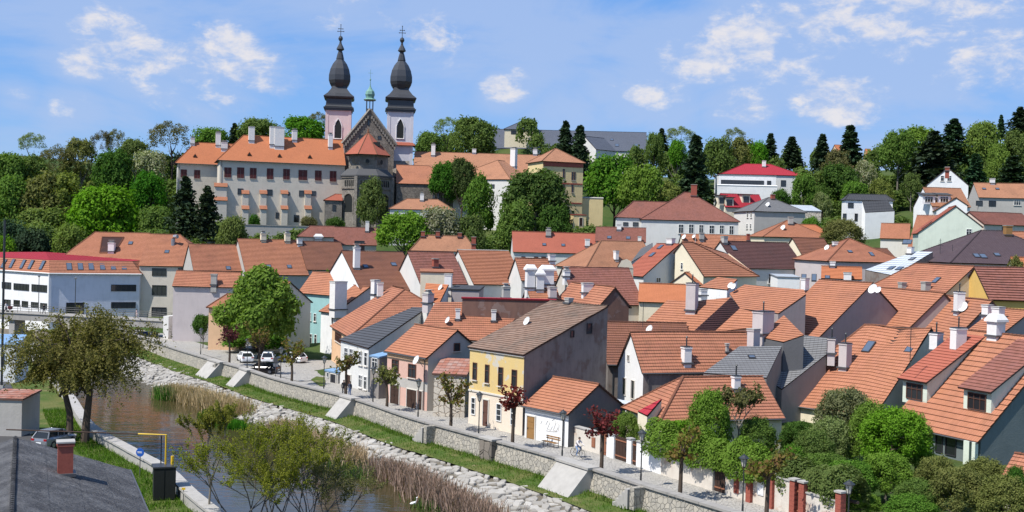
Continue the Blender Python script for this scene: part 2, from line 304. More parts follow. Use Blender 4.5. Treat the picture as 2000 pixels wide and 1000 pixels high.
def window_mesh(w,h,style):
    k=(round(w,2),round(h,2),style)
    if k in WINC: return WINC[k]
    fr={'w':'frame_white','b':'frame_brown','d':'frame_dark','s':'frame_brown','o':'reveal','g':'frame_dark','x':'frame_white','r':'frame_brown'}[style]
    a=MB(); t=.07 if w>.5 else .05
    # frame sits in the wall; the surround stands a little proud (local y = outward)
    for x in(-w/2+t/2,w/2-t/2): a.box((x,.03,0),t,.10,h)
    for z in(-h/2+t/2,h/2-t/2): a.box((0,.032,z),w-2*t,.10,t)
    if style in 'wbxr':
        nx=max(1,round(w/.62))
        for i in range(1,nx): a.box((-w/2+w*i/nx,.026,0),.05,.06,h-2*t)
        if h>.9: a.box((0,.022,h*.16),w-2*t,.06,.05)
        if style=='x': a.box((0,.022,-h*.17),w-2*t,.06,.04)
    if style in 'd' and w>1.6:
        for i in range(1,int(w/1.1)+1): a.box((-w/2+w*i/(int(w/1.1)+1),.026,0),.06,.06,h-2*t)
    sl=MB(); sl.box((0,.07,-h/2-.05),w+.2,.2,.07)
    p=MB()
    if style=='s':
        for x in(-w/4,w/4):
            p.box((x,.05,0),w/2-.05,.05,h-.1)
            for i in range(6): p.box((x,.08,-h/2+h*(i+.6)/6.2),w/2-.16,.03,.06)
    else: p.mesh([(-w/2+t,.0,-h/2+t),(w/2-t,.0,-h/2+t),(w/2-t,.0,h/2-t),(-w/2+t,.0,h/2-t)],[(3,2,1,0)])
    WINC[k]=(a.data('window',fr),p.data('pane','shutter' if style=='s' else 'glass'),sl.data('sill','reveal')); return WINC[k]
def put_window(par,org,c,rz,w,h,style,name='window'):
    a,p,s=window_mesh(w,h,style); o=link(name,a,par,c-org,rz); link('shutter_leaf' if style=='s' else 'pane',p,o)
    if style in 'wbs' and h>.8: link('sill',s,o)
    return o
def put_door(par,org,c,rz,w,h,mat,garage=False):
    a=MB(); a.box((-w/2,.04,0),.09,.14,h); a.box((w/2,.04,0),.09,.14,h); a.box((0,.04,h/2),w+.1,.14,.1)
    o=link('door',a.data('door','reveal'),par,c-org,rz)
    b=MB(); n=2 if w>1.3 else 1
    for i in range(n):
        x=-w/2+w*(i+.5)/n; b.box((x,.02,0),w/n-.04,.06,h-.02)
        for z in(-.28,.12,.36): b.box((x,.06,z*h),w/n*.62,.03,h*.2)
    link('door_leaf',b.data('door_leaf',mat),o); hd=MB(); hd.box((w/2*(.7 if n==1 else .12),.09,-.02),.05,.06,.14); link('handle',hd.data('handle','iron'),o); return o
def wallrect(p0,nrm,r):
    """pixel rectangle on a vertical wall plane -> centre, width, height"""
    x0,y0,x1,y1=r; xm,ym=(x0+x1)/2,(y0+y1)/2; c=onplane(xm,ym,p0,nrm); l=onplane(x0,ym,p0,nrm); q=onplane(x1,ym,p0,nrm); t=onplane(xm,y0,p0,nrm); b=onplane(xm,y1,p0,nrm)
    return c,(q-l).length,(t-b).length
def chimney(par,org,p,rz,w,l,h,mat='chim_white',kind=0,below=1.2):
    a=MB(); a.box((p.x,p.y,p.z+(h-below)/2),w,l,h+below,rz); a.box((p.x,p.y,p.z+h-.12),w+.12,l+.12,.1,rz)
    o=a.build('chimney',mat,par,org); tz=p.z+h
    c=MB()
    if kind==0: c.box((p.x,p.y,tz+.04),w+.16,l+.16,.08,rz)
    elif kind==1:   # small gabled hood
        c.box((p.x,p.y,tz+.05),w+.14,l+.14,.08,rz); c.box((p.x,p.y,tz+.28),w*.8,l*.8,.4,rz,0,.55); c.box((p.x,p.y,tz+.5),w*.95,l*.95,.07,rz)
    elif kind==2:
        c.box((p.x,p.y,tz+.03),w+.1,l+.1,.07,rz); c.tube([(p.x,p.y,tz),(p.x,p.y,tz+.9)],.07,8); c.lathe([(.13,.9),(.02,1.05)],8,(p.x,p.y,tz))
    elif kind==3:   # tapered white hood
        c.box((p.x,p.y,tz+.1),w*1.35,l*1.35,.22,rz); c.box((p.x,p.y,tz+.45),w*1.3,l*1.3,.5,rz,0,.6)
    c.build('chimney_cap',('concrete','concrete','iron','chim_white')[kind],o,org)
    f=MB(); f.box((p.x,p.y,p.z+.02),w+.3,l+.3,.16,rz); fo=f.build('flashing','m_gutter',o,org)
    return o
def skylight(par,org,p,u,v,n,w,h,mat='skyglass'):
    a=MB()
    def pt(x,y,z): return p+u*x+v*y+n*z
    vs=[pt(x,y,z) for z in(-.05,.13) for x,y in((-w/2,-h/2),(w/2,-h/2),(w/2,h/2),(-w/2,h/2))]
    a.mesh(vs,[(4,5,6,7),(0,1,5,4),(1,2,6,5),(2,3,7,6),(3,0,4,7)])
    o=a.build('skylight','frame_dark',par,org)
    g=MB(); g.mesh([pt(x,y,.15) for x,y in((-w/2+.09,-h/2+.09),(w/2-.09,-h/2+.09),(w/2-.09,h/2-.09),(-w/2+.09,h/2-.09))],[(0,1,2,3)]); g.build('pane',mat,o,org)
def dish(par,org,p,r=.42):
    a=MB(); a.lathe([(0.01,0),(r*.5,.05),(r,.17),(r*1.02,.19),(r*.98,.16),(r*.5,.03),(.01,-.02)],14)
    me=a.data('satellite_dish','dish'); o=link('satellite_dish',me,par,V(p)-V(org)); o.rotation_euler=V((-.75,-.45,.45)).to_track_quat('Z','Y').to_euler()
    b=MB(); b.tube([(0,0,-.02),(0,0,-.35),(0,-.3,-.9)],.03,5); b.tube([(0,-r*.9,.1),(0,-.05,.45)],.018,4); link('bracket',b.data('bracket','m_gutter'),o)
DBG=[]
def house(label,A,B,E,pit=None,g=5.5,gz=None,ws=1.,hipA=0,hipB=0,L=None,tile='t_orange',wall='w_cream',wA=None,wB=None,w1=None,ov=.35,course=.38,win=(),chim=(),sky=(),dishes=(),doors=(),wb=.06,step=.045,name='tiled_house',cat='house',vo=.12,gut=None,group=None,cap=True,capmat=None):
    a=P(*A)
    if B[0]=='th':
        d=V((math.cos(R_(B[1])),math.sin(R_(B[1])),0))
        if L is None:
            lo,hi=0.,120.
            s0=proj(a)[0]; sg=1 if B[2]>s0 else -1
            for _ in range(50):
                mid=(lo+hi)/2
                if (proj(a+d*mid)[0]-B[2])*sg<0: lo=mid
                else: hi=mid
            L=lo
        b=a+d*L
    else:
        b=G(B[0],B[1],a.z); d=(b-a); L=d.length; d.normalize()
    n=V((-d.y,d.x,0))
    if n.dot(CP-a)<0: n=-n
    off=(n-d) if hipA=='eq' else n
    base=a-(d*hipA if hipA!='eq' else V((0,0,0)))
    # solve base + w*off - h*z = CP + t*ray
    r=ray(*E); M=Matrix(((off.x,0,-r.x),(off.y,0,-r.y),(off.z,-1,-r.z))); w,h,t=M.inverted()@(CP-base)
    if pit!='x' and (pit or not(1.8<w<13 and .42<h/max(w,.01)<1.4)):
        tp=math.tan(R_(pit or 38)); k=n-UP*tp
        M=Matrix(((k.x,d.x,-r.x),(k.y,d.y,-r.y),(k.z,0,-r.z))); w,_,t=M.inverted()@(CP-a); w=min(max(w,1.2),14); h=w*tp
    hA=w if hipA=='eq' else hipA; hB=w if hipB=='eq' else hipB
    w2,h2=w*ws,h*ws
    ez=a.z-h; z0=gz if gz is not None else ez-g
    ctr=(a+b)/2; org=V((ctr.x,ctr.y,z0)); CTRL.append((ctr.x,ctr.y,z0)); DBG.append((label[:34],round(w,1),round(h,1),round(L,1),round(a.z,1),round(ez,1),round(z0,1),'d%.0f'%a.y))
    par=tag(empty(name,org),label,cat,group)
    A1=a-d*(hA+ (0 if hA else vo)); B1=b+d*(hB+(0 if hB else vo)); Ar=a-d*(0 if hA else vo); Br=b+d*(0 if hB else vo)
    e1a=A1+n*w-UP*h; e1b=B1+n*w-UP*h; e2a=A1-n*w2-UP*h2; e2b=B1-n*w2-UP*h2
    mb=MB(); roofplane(mb,[e1a,e1b,Br,Ar],course,step,wb)
    if w2>.6: roofplane(mb,[e2b,e2a,Ar,Br],course,step,wb)
    if hA: roofplane(mb,[e2a,e1a,Ar],course,step,wb)
    if hB: roofplane(mb,[e1b,e2b,Br],course,step,wb)
    roof=mb.build('roof',[tile,'wood_dark'],par,org)
    if cap:
        rc=MB(); ridgecap(rc,Ar,Br,wb)
        if hA: ridgecap(rc,e1a,Ar,wb); ridgecap(rc,e2a,Ar,wb)
        if hB: ridgecap(rc,e1b,Br,wb); ridgecap(rc,e2b,Br,wb)
        rc.build('ridge_cap',capmat or tile,roof,org)
    # walls
    pit=h/w; zi=ez+ov*pit-.16; zf=z0-3
    def iv(s,k,sd): # wall corner
        return (a-d*(hA-ov if hA else -.02) if s=='A' else b+d*(hB-ov if hB else -.02))+ (n*(w-ov) if sd==1 else -n*max(w2-ov,.05))
    cA1,cB1,cA2,cB2=iv('A',0,1),iv('B',0,1),iv('A',0,2),iv('B',0,2)
    z2=(a.z-h2)+ov*pit-.16 if w2>.6 else a.z-.2
    def at(p,z): return V((p.x,p.y,z))
    W={'1':wall if not w1 else w1,'2':wall,'A':wA or wall,'B':wB or wall}
    polys={'1':[at(cA1,zf),at(cB1,zf),at(cB1,zi),at(cA1,zi)],'2':[at(cB2,zf),at(cA2,zf),at(cA2,z2),at(cB2,z2)]}
    polys['A']=[at(cA2,zf),at(cA1,zf),at(cA1,zi)]+([] if hA else [a-UP*.16+d*.02])+[at(cA2,z2)]
    polys['B']=[at(cB1,zf),at(cB2,zf),at(cB2,z2)]+([] if hB else [b-UP*.16-d*.02])+[at(cB1,zi)]
    groups={}
    for k,pl in polys.items(): groups.setdefault(W[k],[]).append(pl)
    for mt,pls in groups.items():
        q=MB()
        for pl in pls:
            if n.cross(d).z<0: q.face(pl)
            else: q.face(pl[::-1])
        q.build('wall',mt,par,org)
    if gut or (gut is None and a.y<150 and w2>.6):
        q=MB(); q.tube([e1a+n*.06-UP*.05,e1b+n*.06-UP*.05],.07,6); q.tube([e1a+d*.6+n*.02-UP*.05,at(cA1,zi-.4)+d*.5+n*.1,at(cA1,z0)+d*.5+n*.1],.05,6); q.build('gutter','m_gutter',par,org)
    nr={'1':n,'2':-n,'A':-d,'B':d}; pp={'1':cA1,'2':cA2,'A':cA1,'B':cB1}
    for wn in win:
        sd=wn[0]; c,ww,hh=wallrect(pp[sd],nr[sd],wn[1:5]); nn=nr[sd]
        put_window(par,org,c+nn*.01,math.atan2(nn.y,nn.x)-math.pi/2,ww,hh,wn[5] if len(wn)>5 else 'w')
    for wn in doors:
        sd=wn[0]; c,ww,hh=wallrect(pp[sd],nr[sd],wn[1:5]); nn=nr[sd]; put_door(par,org,c+nn*.01,math.atan2(nn.y,nn.x)-math.pi/2,ww,hh,wn[5])
    pn={'1':(n*h+UP*w).normalized(),'2':(-n*h+UP*w).normalized()}; pn['A']=(-d*h+UP*max(hA,.1)).normalized(); pn['B']=(d*h+UP*max(hB,.1)).normalized()
    po={'1':a,'2':a,'A':a,'B':b}; rz=math.atan2(d.y,d.x)
    for cdef in chim:
        sd,px,py,pt=cdef[:4]; p=onplane(px,py,po[sd],pn[sd]); hh=(py-pt)*mpp(p); chimney(roof,org,p,rz,cdef[4],cdef[5],max(hh,.4),*(cdef[6:]))
    for s_ in sky:
        sd,px,py,ww,hh=s_[:5]; p=onplane(px,py,po[sd],pn[sd]); u=V((-nr[sd].y,nr[sd].x,0)); vv=pn[sd].cross(u); skylight(roof,org,p,u,vv,pn[sd],ww,hh,*(s_[5:]))
    for s_ in dishes:
        p=onplane(s_[1],s_[2],po[s_[0]],pn[s_[0]]); dish(roof,org,p+(CP-p).normalized()*.7,s_[3] if len(s_)>3 else .42)
    HS[label]=dict(par=par,org=org,a=a,b=b,d=d,n=n,w=w,h=h,ez=ez,z0=z0,pn=pn,po=po,roof=roof,nr=nr,pp=pp); return HS[label]
HS={}
def facet(label,pts,d0,az,pitch,z0,tile='t_orange',wall='w_cream',course=.38,win=(),chim=(),sky=(),doors=(),dishes=(),wb=.05,name='lean_to_house',cat='house',ctrl=True,thick=.14,ov=0.,wmats=None):
    """one roof slope seen as a pixel polygon: first point at depth d0, falling towards azimuth az at a pitch; walls close it below"""
    p0=P(pts[0][0],pts[0][1],d0); a=R_(az); n=V((math.cos(a)*math.sin(R_(pitch)),math.sin(a)*math.sin(R_(pitch)),math.cos(R_(pitch))))
    poly=[p0]+[onplane(x,y,p0,n) for x,y in pts[1:]]
    c=sum(poly,V((0,0,0)))/len(poly); org=V((c.x,c.y,z0)); par=tag(empty(name,org),label,cat)
    if ctrl: CTRL.append((c.x,c.y,z0))
    DBG.append((label[:34],'facet',[round(p.y) for p in poly],[round(p.z,1) for p in poly]))
    mb=MB(); roofplane(mb,poly,course,.045,wb,thick); roof=mb.build('roof',[tile,'wood_dark'],par,org)
    q={}; m=len(poly)
    ins=[c+(p-c)*(1-ov/max((p-c).length,.1)) for p in poly]
    ar=sum((poly[i].x*poly[(i+1)%m].y-poly[(i+1)%m].x*poly[i].y) for i in range(m))
    for i in range(m):
        A_,B_=ins[i],ins[(i+1)%m]
        if ar<0: A_,B_=B_,A_
        q.setdefault(wmats[i] if wmats else wall,MB()).face([V((A_.x,A_.y,z0-3)),V((B_.x,B_.y,z0-3)),B_-UP*.1,A_-UP*.1])
    for mt,mbq in q.items(): mbq.build('wall',mt,par,org)
    for wn in list(win)+list(doors):
        i=wn[0]; A_,B_=ins[i],ins[(i+1)%m]; nn=V((A_.y-B_.y,B_.x-A_.x,0)).normalized()
        if nn.dot(CP-A_)<0: nn=-nn
        cc,ww,hh=wallrect(A_,nn,wn[1:5]); rz=math.atan2(nn.y,nn.x)-math.pi/2
        if len(wn[5])>1: put_door(par,org,cc+nn*.01,rz,ww,hh,wn[5])
        else: put_window(par,org,cc+nn*.01,rz,ww,hh,wn[5])
    u=V((-n.y,n.x,0)).normalized()
    for cd in chim:
        px,py,pt=cd[:3]; p=onplane(px,py,p0,n); chimney(roof,org,p,math.atan2(u.y,u.x),cd[3],cd[4],max((py-pt)*mpp(p),.4),*(cd[5:]))
    for s_ in sky: p=onplane(s_[0],s_[1],p0,n); skylight(roof,org,p,u,n.cross(u),n,s_[2],s_[3])
    for s_ in dishes: p=onplane(s_[0],s_[1],p0,n); dish(roof,org,p+(CP-p).normalized()*.7)
    return par,org,poly

def boxhouse(label,x0,y0,d,th,x1,depth,z0,tile='t_zinc',wall='w_white',win=(),doors=(),name='flat_roofed_house',cat='house',fall=.3,ctrl=False,dishes=(),chim=(),course=.8,eave=.12,wmats=None):
    """flat or slightly sloping roofed block: front top edge starts at pixel (x0,y0), depth d, runs along th until pixel column x1, goes back by depth"""
    a=P(x0,y0,d); dv=V((math.cos(R_(th)),math.sin(R_(th)),0)); lo,hi=0.,150.; sg=1 if x1>x0 else -1
    for _ in range(50):
        mid=(lo+hi)/2
        if (proj(a+dv*mid)[0]-x1)*sg<0: lo=mid
        else: hi=mid
    b=a+dv*lo; n=V((-dv.y,dv.x,0))
    if n.dot(CP-a)<0: n=-n
    c_,e_=b-n*depth+UP*fall,a-n*depth+UP*fall; org=(a+b+c_+e_)/4; org.z=z0; par=tag(empty(name,org),label,cat)
    if ctrl: CTRL.append((org.x,org.y,z0))
    DBG.append((label[:34],'box L%.1f'%lo,'ztop %.1f'%a.z))
    g=eave; mb=MB(); roofplane(mb,[a+n*g-dv*g,b+n*g+dv*g,c_-n*g+dv*g,e_-n*g-dv*g],course,.02,0,.16); roof=mb.build('roof',[tile,tile],par,org)
    qs={}; pl=[a,b,c_,e_]
    for i in range(4):
        p,q_=pl[i],pl[(i+1)%4]
        f=[V((p.x,p.y,z0-2)),V((q_.x,q_.y,z0-2)),q_-UP*.12,p-UP*.12]
        qs.setdefault(wmats[i] if wmats else wall,MB()).face(f if n.cross(dv).z<0 else f[::-1])
    for mt,q_ in qs.items(): q_.build('wall',mt,par,org)
    nr={'1':n,'A':-dv,'B':dv}; pp={'1':a,'A':a,'B':b}
    for wn in win:
        nn=nr[wn[0]]; c,ww,hh=wallrect(pp[wn[0]],nn,wn[1:5]); put_window(par,org,c+nn*.01,math.atan2(nn.y,nn.x)-math.pi/2,ww,hh,wn[5])
    for wn in doors:
        nn=nr[wn[0]]; c,ww,hh=wallrect(pp[wn[0]],nn,wn[1:5]); put_door(par,org,c+nn*.01,math.atan2(nn.y,nn.x)-math.pi/2,ww,hh,wn[5])
    for px,py,pt,ww,ll,*r in chim:
        p=onplane(px,py,a-n*depth*.4,n); chimney(roof,org,V((p.x,p.y,a.z)),math.atan2(dv.y,dv.x),ww,ll,(py-pt)*mpp(p),*r)
    for x_,y_ in dishes: dish(roof,org,onplane(x_,y_,a+n*.3,n))
    return dict(par=par,org=org,a=a,b=b,d=dv,n=n,roof=roof)
# ---------------- the river street, first row of houses
RIV=219.6; UU=-50.4
house('cream house with orange hipped roof between white house and grey metal-roofed house',(767,559,166),(791,565),(644,637),gz=0,hipB='eq',tile='t_terra',wall='w_peach',win=[('1',655,650,667,668,'b')],chim=[('1',742,580,552,.6,.8)],sky=[])
facet('grey-white riverside house with long low dark metal roof',[(662,663),(719,680),(834,601),(806,600)],138.5,RIV,17,0,'t_metal','w_blue',.7,wb=.01,name='metal_roofed_house',ov=.25,
  win=[(0,673,679,680,706,'w'),(0,683,681,690,708,'w'),(0,701,686,708,713,'w'),(0,712,688,718,715,'w'),(0,701,732,708,757,'w'),(0,711,735,717,761,'w')],doors=[(0,675,731,686,760,'wood_dark')])
boxhouse('low grey shed with blue-edged flat roof beside the grey-white house',635,722,141,UU,660,3,0,'m_bluecap','w_grey',doors=[('1',646,730,657,757,'frame_dark')],win=[('1',639,727,643,737,'w')],name='garden_shed',cat='shed')
boxhouse('glazed blue-roofed porch between grey-white and pink houses',724,694,128,UU,741,4,0,'m_bluecap','w_dgrey',win=[('1',727,699,738,722,'w')],name='porch',cat='porch',fall=.7)
hpk=house('pink and grey riverside house with orange tiled roof and garage doors',(893,644,121),('th',129.6,812),(831,700),gz=0,ws=1.05,tile='t_orange',wall='w_pink',wA='w_grey',win=[('1',766,702,779,729,'b'),('1',798,711,813,738,'b'),('A',886,670,898,686,'b')],doors=[('1',763,751,781,793,'wood_dark'),('1',795,760,815,801,'wood_dark'),('1',819,763,826,801,'wood_dark')],dishes=[('1',815,704,.5)])
c0=hpk['pp']['1']+hpk['n']*.004; c0=V((c0.x,c0.y,0)); L_=(hpk['b']-hpk['a']).length; d_=hpk['d']
for (za,zb_,mt,nm) in((1.95,2.95,'w_grey','grey_band'),(hpk['ez']-.75,hpk['ez']+.1,'w_peach','frieze')):
    q=MB(); pl=[c0+UP*za,c0+d_*L_+UP*za,c0+d_*L_+UP*zb_,c0+UP*zb_]; q.face(pl); q.build(nm,mt,hpk['par'],hpk['org'])
facet('wide orange tiled roof wing behind the pink house',[(850,590),(936,590),(946,617),(1012,616),(965,668),(914,664),(826,634)],139,UU-35,33,1,'t_terra','w_old',.42,chim=[(894,624,604,.5,.6),(964,627,606,.5,.6)],dishes=[(876,626)])
boxhouse('rusty sheet-metal lean-to over a rubble wall beside the pink house',848,729,115.5,-8,909,4.5,0,'t_rust','rubble',name='lean_to',cat='shed',fall=1.1,eave=.2)
h=house('two-storey yellow house with weathered grey tile roof and peeling gable',(1076,588,118.3),('th',-50.4,1185),(914,677),pit='x',gz=0,ws=.04,tile='t_old',wall='w_old',w1='w_yold',ov=.25,wb=.13,win=[('1',924,708,932,742,'b'),('1',948,712,956,748,'b'),('1',974,717,983,754,'b'),('1',1000,722,1010,759,'b'),('1',921,776,929,810,'x'),('1',970,788,980,823,'x'),('1',998,795,1007,831,'x'),('B',1146,631,1156,652,'d'),('B',1114,645,1121,659,'d')],doors=[('1',944,780,955,832,'frame_brown')],chim=[('1',1111,592,583,.6,.6,'w_grey')],dishes=[('1',1031,628,.45)],name='yellow_house')
# pale ground-floor storey with string course
par,org,a_,d_,n_,w_=h['par'],h['org'],h['a'],h['d'],h['n'],h['w']
q=MB(); c0=h['pp']['1']+n_*.004; L_=(h['b']-h['a']).length
c0=V((c0.x,c0.y,0)); q.face([c0,c0+d_*(L_-.04),c0+d_*(L_-.04)+UP*3.2,c0+UP*3.2]); q.build('ground_floor_plaster','w_plinth',par,org)
q=MB(); q.box(tuple(c0+d_*(L_/2)+UP*3.28+n_*.04),L_,.12,.16,math.atan2(d_.y,d_.x)); q.build('string_course','reveal',par,org); q=MB(); q.box(tuple(c0+d_*(L_/2)+UP*(h['ez']-.12)+n_*.06),L_,.16,.3,math.atan2(d_.y,d_.x)); q.build('eaves_cornice','reveal',par,org)
h=house('small white house with graffiti and orange roof by the bench',(1169,750,102.3),('th',129.6,1083),(1106,810),gz=0,tile='t_orange',wall='w_white',wA='w_slateblue',ov=.3,doors=[('1',1030,812,1046,862,'wood_ochre')],name='white_cottage')  # gable turned from the sun has its shade put into a darker wall colour
# graffiti scrawl: thin painted strokes on the wall
q=MB(); pw,nw=h['pp']['1'],h['nr']['1']
for st in [[(1066,830),(1070,822),(1074,826),(1069,838),(1076,840),(1079,833)],[(1078,822),(1083,818),(1086,826),(1081,840),(1087,842),(1090,835)],[(1066,841),(1078,843),(1089,843)],[(1056,828),(1059,822)],[(1052,838),(1055,842)],[(1088,824),(1092,830),(1091,842)]]:
    pts=[onplane(x,y,pw,nw)+nw*.012 for x,y in st]
    q.tube(pts,.022,4,cap=False)
q.build('graffiti','w_grey',h['par'],h['org'])
house('white gabled house with two tall windows and long orange roof',(1233,648,112),(1454,648),(1257,729),gz=0.5,tile='t_terra',wall='w_old',wA='w_white',ov=.12,win=[('A',1226,693,1230,706,'o'),('A',1216,737,1223,772,'o'),('A',1233,742,1240,780,'o')],chim=[('1',1340,709,677,.75,.8,'chim_white',2),('1',1420,688,672,.25,.25,'concrete',0)],name='white_gabled_house')
facet('small zinc lean-to roof in front of the white gable',[(1200,778),(1254,789),(1238,800),(1208,796)],109,RIV,14,0.5,'t_zinc','w_white',.8,wb=0,name='lean_to',cat='shed',ctrl=False)
house('orange-brown tiled house behind the weathered yellow house',(1172,628,128),(1338,631),(1180,712),gz=.5,tile='t_brown',wall='w_old',dishes=[('1',1270,644,.5)])
house('yellow garden house with hipped orange roof behind the ivy hedge',(1334,737,101),(1487,735),(1323,823),gz=0.3,hipA='eq',tile='t_terra',wall='w_cream',wB='brickred',chim=[('1',1437,760,734,.6,.6,'chim_white',2)])
facet('red metal lean-to roof at the corner of the yellow garden house',[(1246,803),(1264,812),(1292,779)],97,RIV,25,0.3,'t_redmetal','w_cream',.8,wb=0,name='lean_to',cat='shed',ctrl=False)
house('large cream house with sagging orange roof',(1817,645,112),('th',129.6,1689),(1703,816),hipB=5.5,gz=.3,tile='t_orange',wall='w_cream',wb=.38,ov=.3,course=.42,win=[('1',1539,822,1554,848,'d'),('1',1578,832,1598,846,'d')],chim=[('1',1650,718,670,.9,.9,'w_lilac',2),('1',1828,684,650,.8,1.1,'chim_white',2)],sky=[('1',1697,678,.9,1.6),('1',1776,684,.8,.8)],dishes=[])
h=house('pale green house with two long shed dormers in its orange roof',(1893,645,108),(2070,664),(1738,827),gz=0,tile='t_orange',wall='w_dgreen',wA='w_mauve',course=.62,step=.06,wb=.02,ov=.5,chim=[('1',1871,687,640,.75,1.3,'chim_white',2),('1',1945,656,628,1.1,1.1,'chim_white',3)],name='dormer_house')
# two shed dormers built on the slope
def dormer(h,px0,py0,px1,py1,W,H,depth,tile,wallm,frame='b'):
    """front foot corners given in pixels on the slope; shed roof runs back until it meets the main slope"""
    pn,po,n,d=h['pn']['1'],h['po']['1'],h['n'],h['d']; p=onplane((px0+px1)/2,(py0+py1)/2,po,pn)
    rz=math.atan2(n.y,n.x)-math.pi/2; par,org=h['roof'],h['org']; u=V((-n.y,n.x,0)); pit=h['h']/h['w']
    ps=pit-H/depth    # dormer roof slope so that it meets the roof after depth
    f=lambda x,y,z:p+u*x-n*y+UP*z
    q=MB(); 
    q.face([f(-W/2,0,-.3),f(W/2,0,-.3),f(W/2,0,H),f(-W/2,0,H)])
    for s in(-1,1):
        pl=[f(s*W/2,0,-.3),f(s*W/2,0,H),f(s*W/2,depth,H+ps*depth)]; q.face(pl if s<0 else pl[::-1])
    o=q.build('dormer',wallm,par,org)
    mb=MB(); ov=.45; roofplane(mb,[f(-W/2-.3,-ov,H-ps*ov+.12),f(W/2+.3,-ov,H-ps*ov+.12),f(W/2+.3,depth+.1,H+ps*depth+.14),f(-W/2-.3,depth+.1,H+ps*depth+.14)],.45,.04,.01); mb.build('dormer_roof',[tile,'frame_dark'],o,org)
    a,pp_,s_=window_mesh(W*.66,H*.72,frame); wo=link('dormer_window',a,o,p+n*.02+UP*H*.42-org,rz); link('pane',pp_,wo)
dormer(h,1772,778,1800,787,3.0,2.0,6.5,'t_red','w_green','r'); dormer(h,1890,798,1926,809,3.0,2.0,6.5,'t_brick','w_green','r')
# ground floor terrace posts
for (x0,y0,x1,y1,st) in [(1828,846,1842,884,'d'),(1847,850,1868,890,'d')]:
    c,ww,hh=wallrect(h['pp']['1'],h['nr']['1'],(x0,y0,x1,y1)); nn=h['nr']['1']; put_window(h['par'],h['org'],c+nn*.01,math.atan2(nn.y,nn.x)-math.pi/2,ww,hh,st)
q=MB()
for px in(1890,1904): 
    p=onplane(px,880,h['pp']['1']+h['n']*.5,h['n']); q.box((p.x,p.y,h['ez']/2),.5 if px<1900 else .3,.5,h['ez'],R_(UU))
q.build('terrace_post','w_green',h['par'],h['org'])
house('orange tiled outbuilding at the right edge below the green house',(1985,885,80),('th',UU,2030),(1940,925),gz=0,tile='t_terra',wall='w_stained',name='outbuilding',cat='outbuilding')
# ---------------- roofs behind the first row, right half
house('broad orange roof with red-brown left verge above the slate-blue gable',(1601,547,142),(1703,553),(1490,655),gz=1.5,tile='t_orange',wall='w_mauve',course=.4,chim=[('1',1572,568,544,.7,.7)],dishes=[('1',1706,565,.6),('1',1717,567,.4)])
house('broad orange tiled roof with dark firewall edge in the middle of the right block',(1844,573,133),(1703,560),(1752,662),gz=1.5,tile='t_orange',wall='w_mauve',course=.4,chim=[],)
house('hipped orange roof with grey vents and a roof window below the purple roof',(1902,520,152),(1789,515),(1884,590),gz=3,hipB='eq',tile='t_terra',wall='w_beige',course=.42,chim=[('1',1762,566,552,.8,.8,'concrete'),('1',1808,570,551,.9,.9,'concrete')],sky=[('1',1829,548,.9,1.2)])
house('long shaded tile roof with strong dark courses at right edge',(1904,521,150),('th',0,2015),(1887,585),gz=3,tile='t_brick',wall='w_ochre',course=.5,step=.1)
house('orange roof with tall white chimney and satellite dish',(1937,587,125),(1846,577),(1858,668),gz=1.5,tile='t_orange',wall='w_mauve',course=.4,chim=[('1',1873,609,570,.9,.9,'chim_white',2)],dishes=[('1',1882,600,.6)])
house('orange roof with paired white chimneys at the right edge',(1948,602,122),(2012,607),(1876,658),gz=1.5,tile='t_orange',wall='w_mauve',course=.4,chim=[('1',1928,616,596,.8,.8),('1',1949,629,600,.9,.9)])
facet('slate-blue gabled house end with orange verge beside tall white chimney',[(1531,616),(1570,654),(1530,668),(1481,657)],118,RIV,30,1,'t_orange','w_slateblue',.4,wmats=['w_slateblue']*4,chim=[(1490,652,608,1.3,1.8,'w_lilac',2),(1471,686,643,.8,1.0,'w_lilac')])
facet('low grey slate roof with white fleck beside orange ridge',[(1444,677),(1527,676),(1497,738),(1374,728)],112,UU-30,30,1,'t_slate','w_dgrey',.3,sky=[(1468,698,.7,.5)])
facet('pale grey patterned slate roof between the white chimneys',[(1547,653),(1616,660),(1614,692),(1527,760),(1502,744)],118,UU-60,32,1,'t_slate','w_dgrey',.3,chim=[(1624,690,660,.7,1.0,'w_lilac',2)])
facet('orange tiled roof strip with big chimney stack left of the brick firewall',[(1345,590),(1427,581),(1356,647),(1262,627),(1304,586)],133,RIV+25,36,1.5,'t_orange','w_brick',.42,chim=[(1351,606,553,1.1,1.3,'w_lilac',2)])
facet('orange tiled roof right of the dark brick firewall',[(1445,603),(1480,612),(1470,640),(1395,648)],127,RIV+20,36,1.5,'t_orange','w_brick',.42)
facet('dark brown brick firewall face between two orange roofs',[(1428,581),(1446,603),(1396,648),(1356,647)],129,UU,68,1.5,'t_dark','w_brick',.25,name='firewall',cat='wall',ctrl=False)
facet('wide orange roof behind the brick firewall',[(1425,573),(1455,556),(1570,566),(1574,575),(1520,612),(1446,603)],145,RIV-20,30,2,'t_orange','w_mauve',.42)
facet('small orange roof with white satellite dishes',[(1402,541),(1440,546),(1420,566),(1365,561)],152,RIV-20,30,2,'t_orange','w_white',.42,chim=[(1372,577,565,.9,.9)],dishes=[(1428,558),(1434,560)])
house('orange roof with brown brick gable and three roof windows',(1682,522,160),('th',165,1606),(1655,545),gz=3,ws=1.1,tile='t_bright',wall='w_white',wA='w_brick',course=.3,chim=[('1',1626,520,511,.7,.7),('1',1655,548,533,1.0,1.0)],sky=[('1',1570,542,.7,1.2),('1',1590,543,.7,1.5),('1',1616,542,.7,.7)],wb=.02)
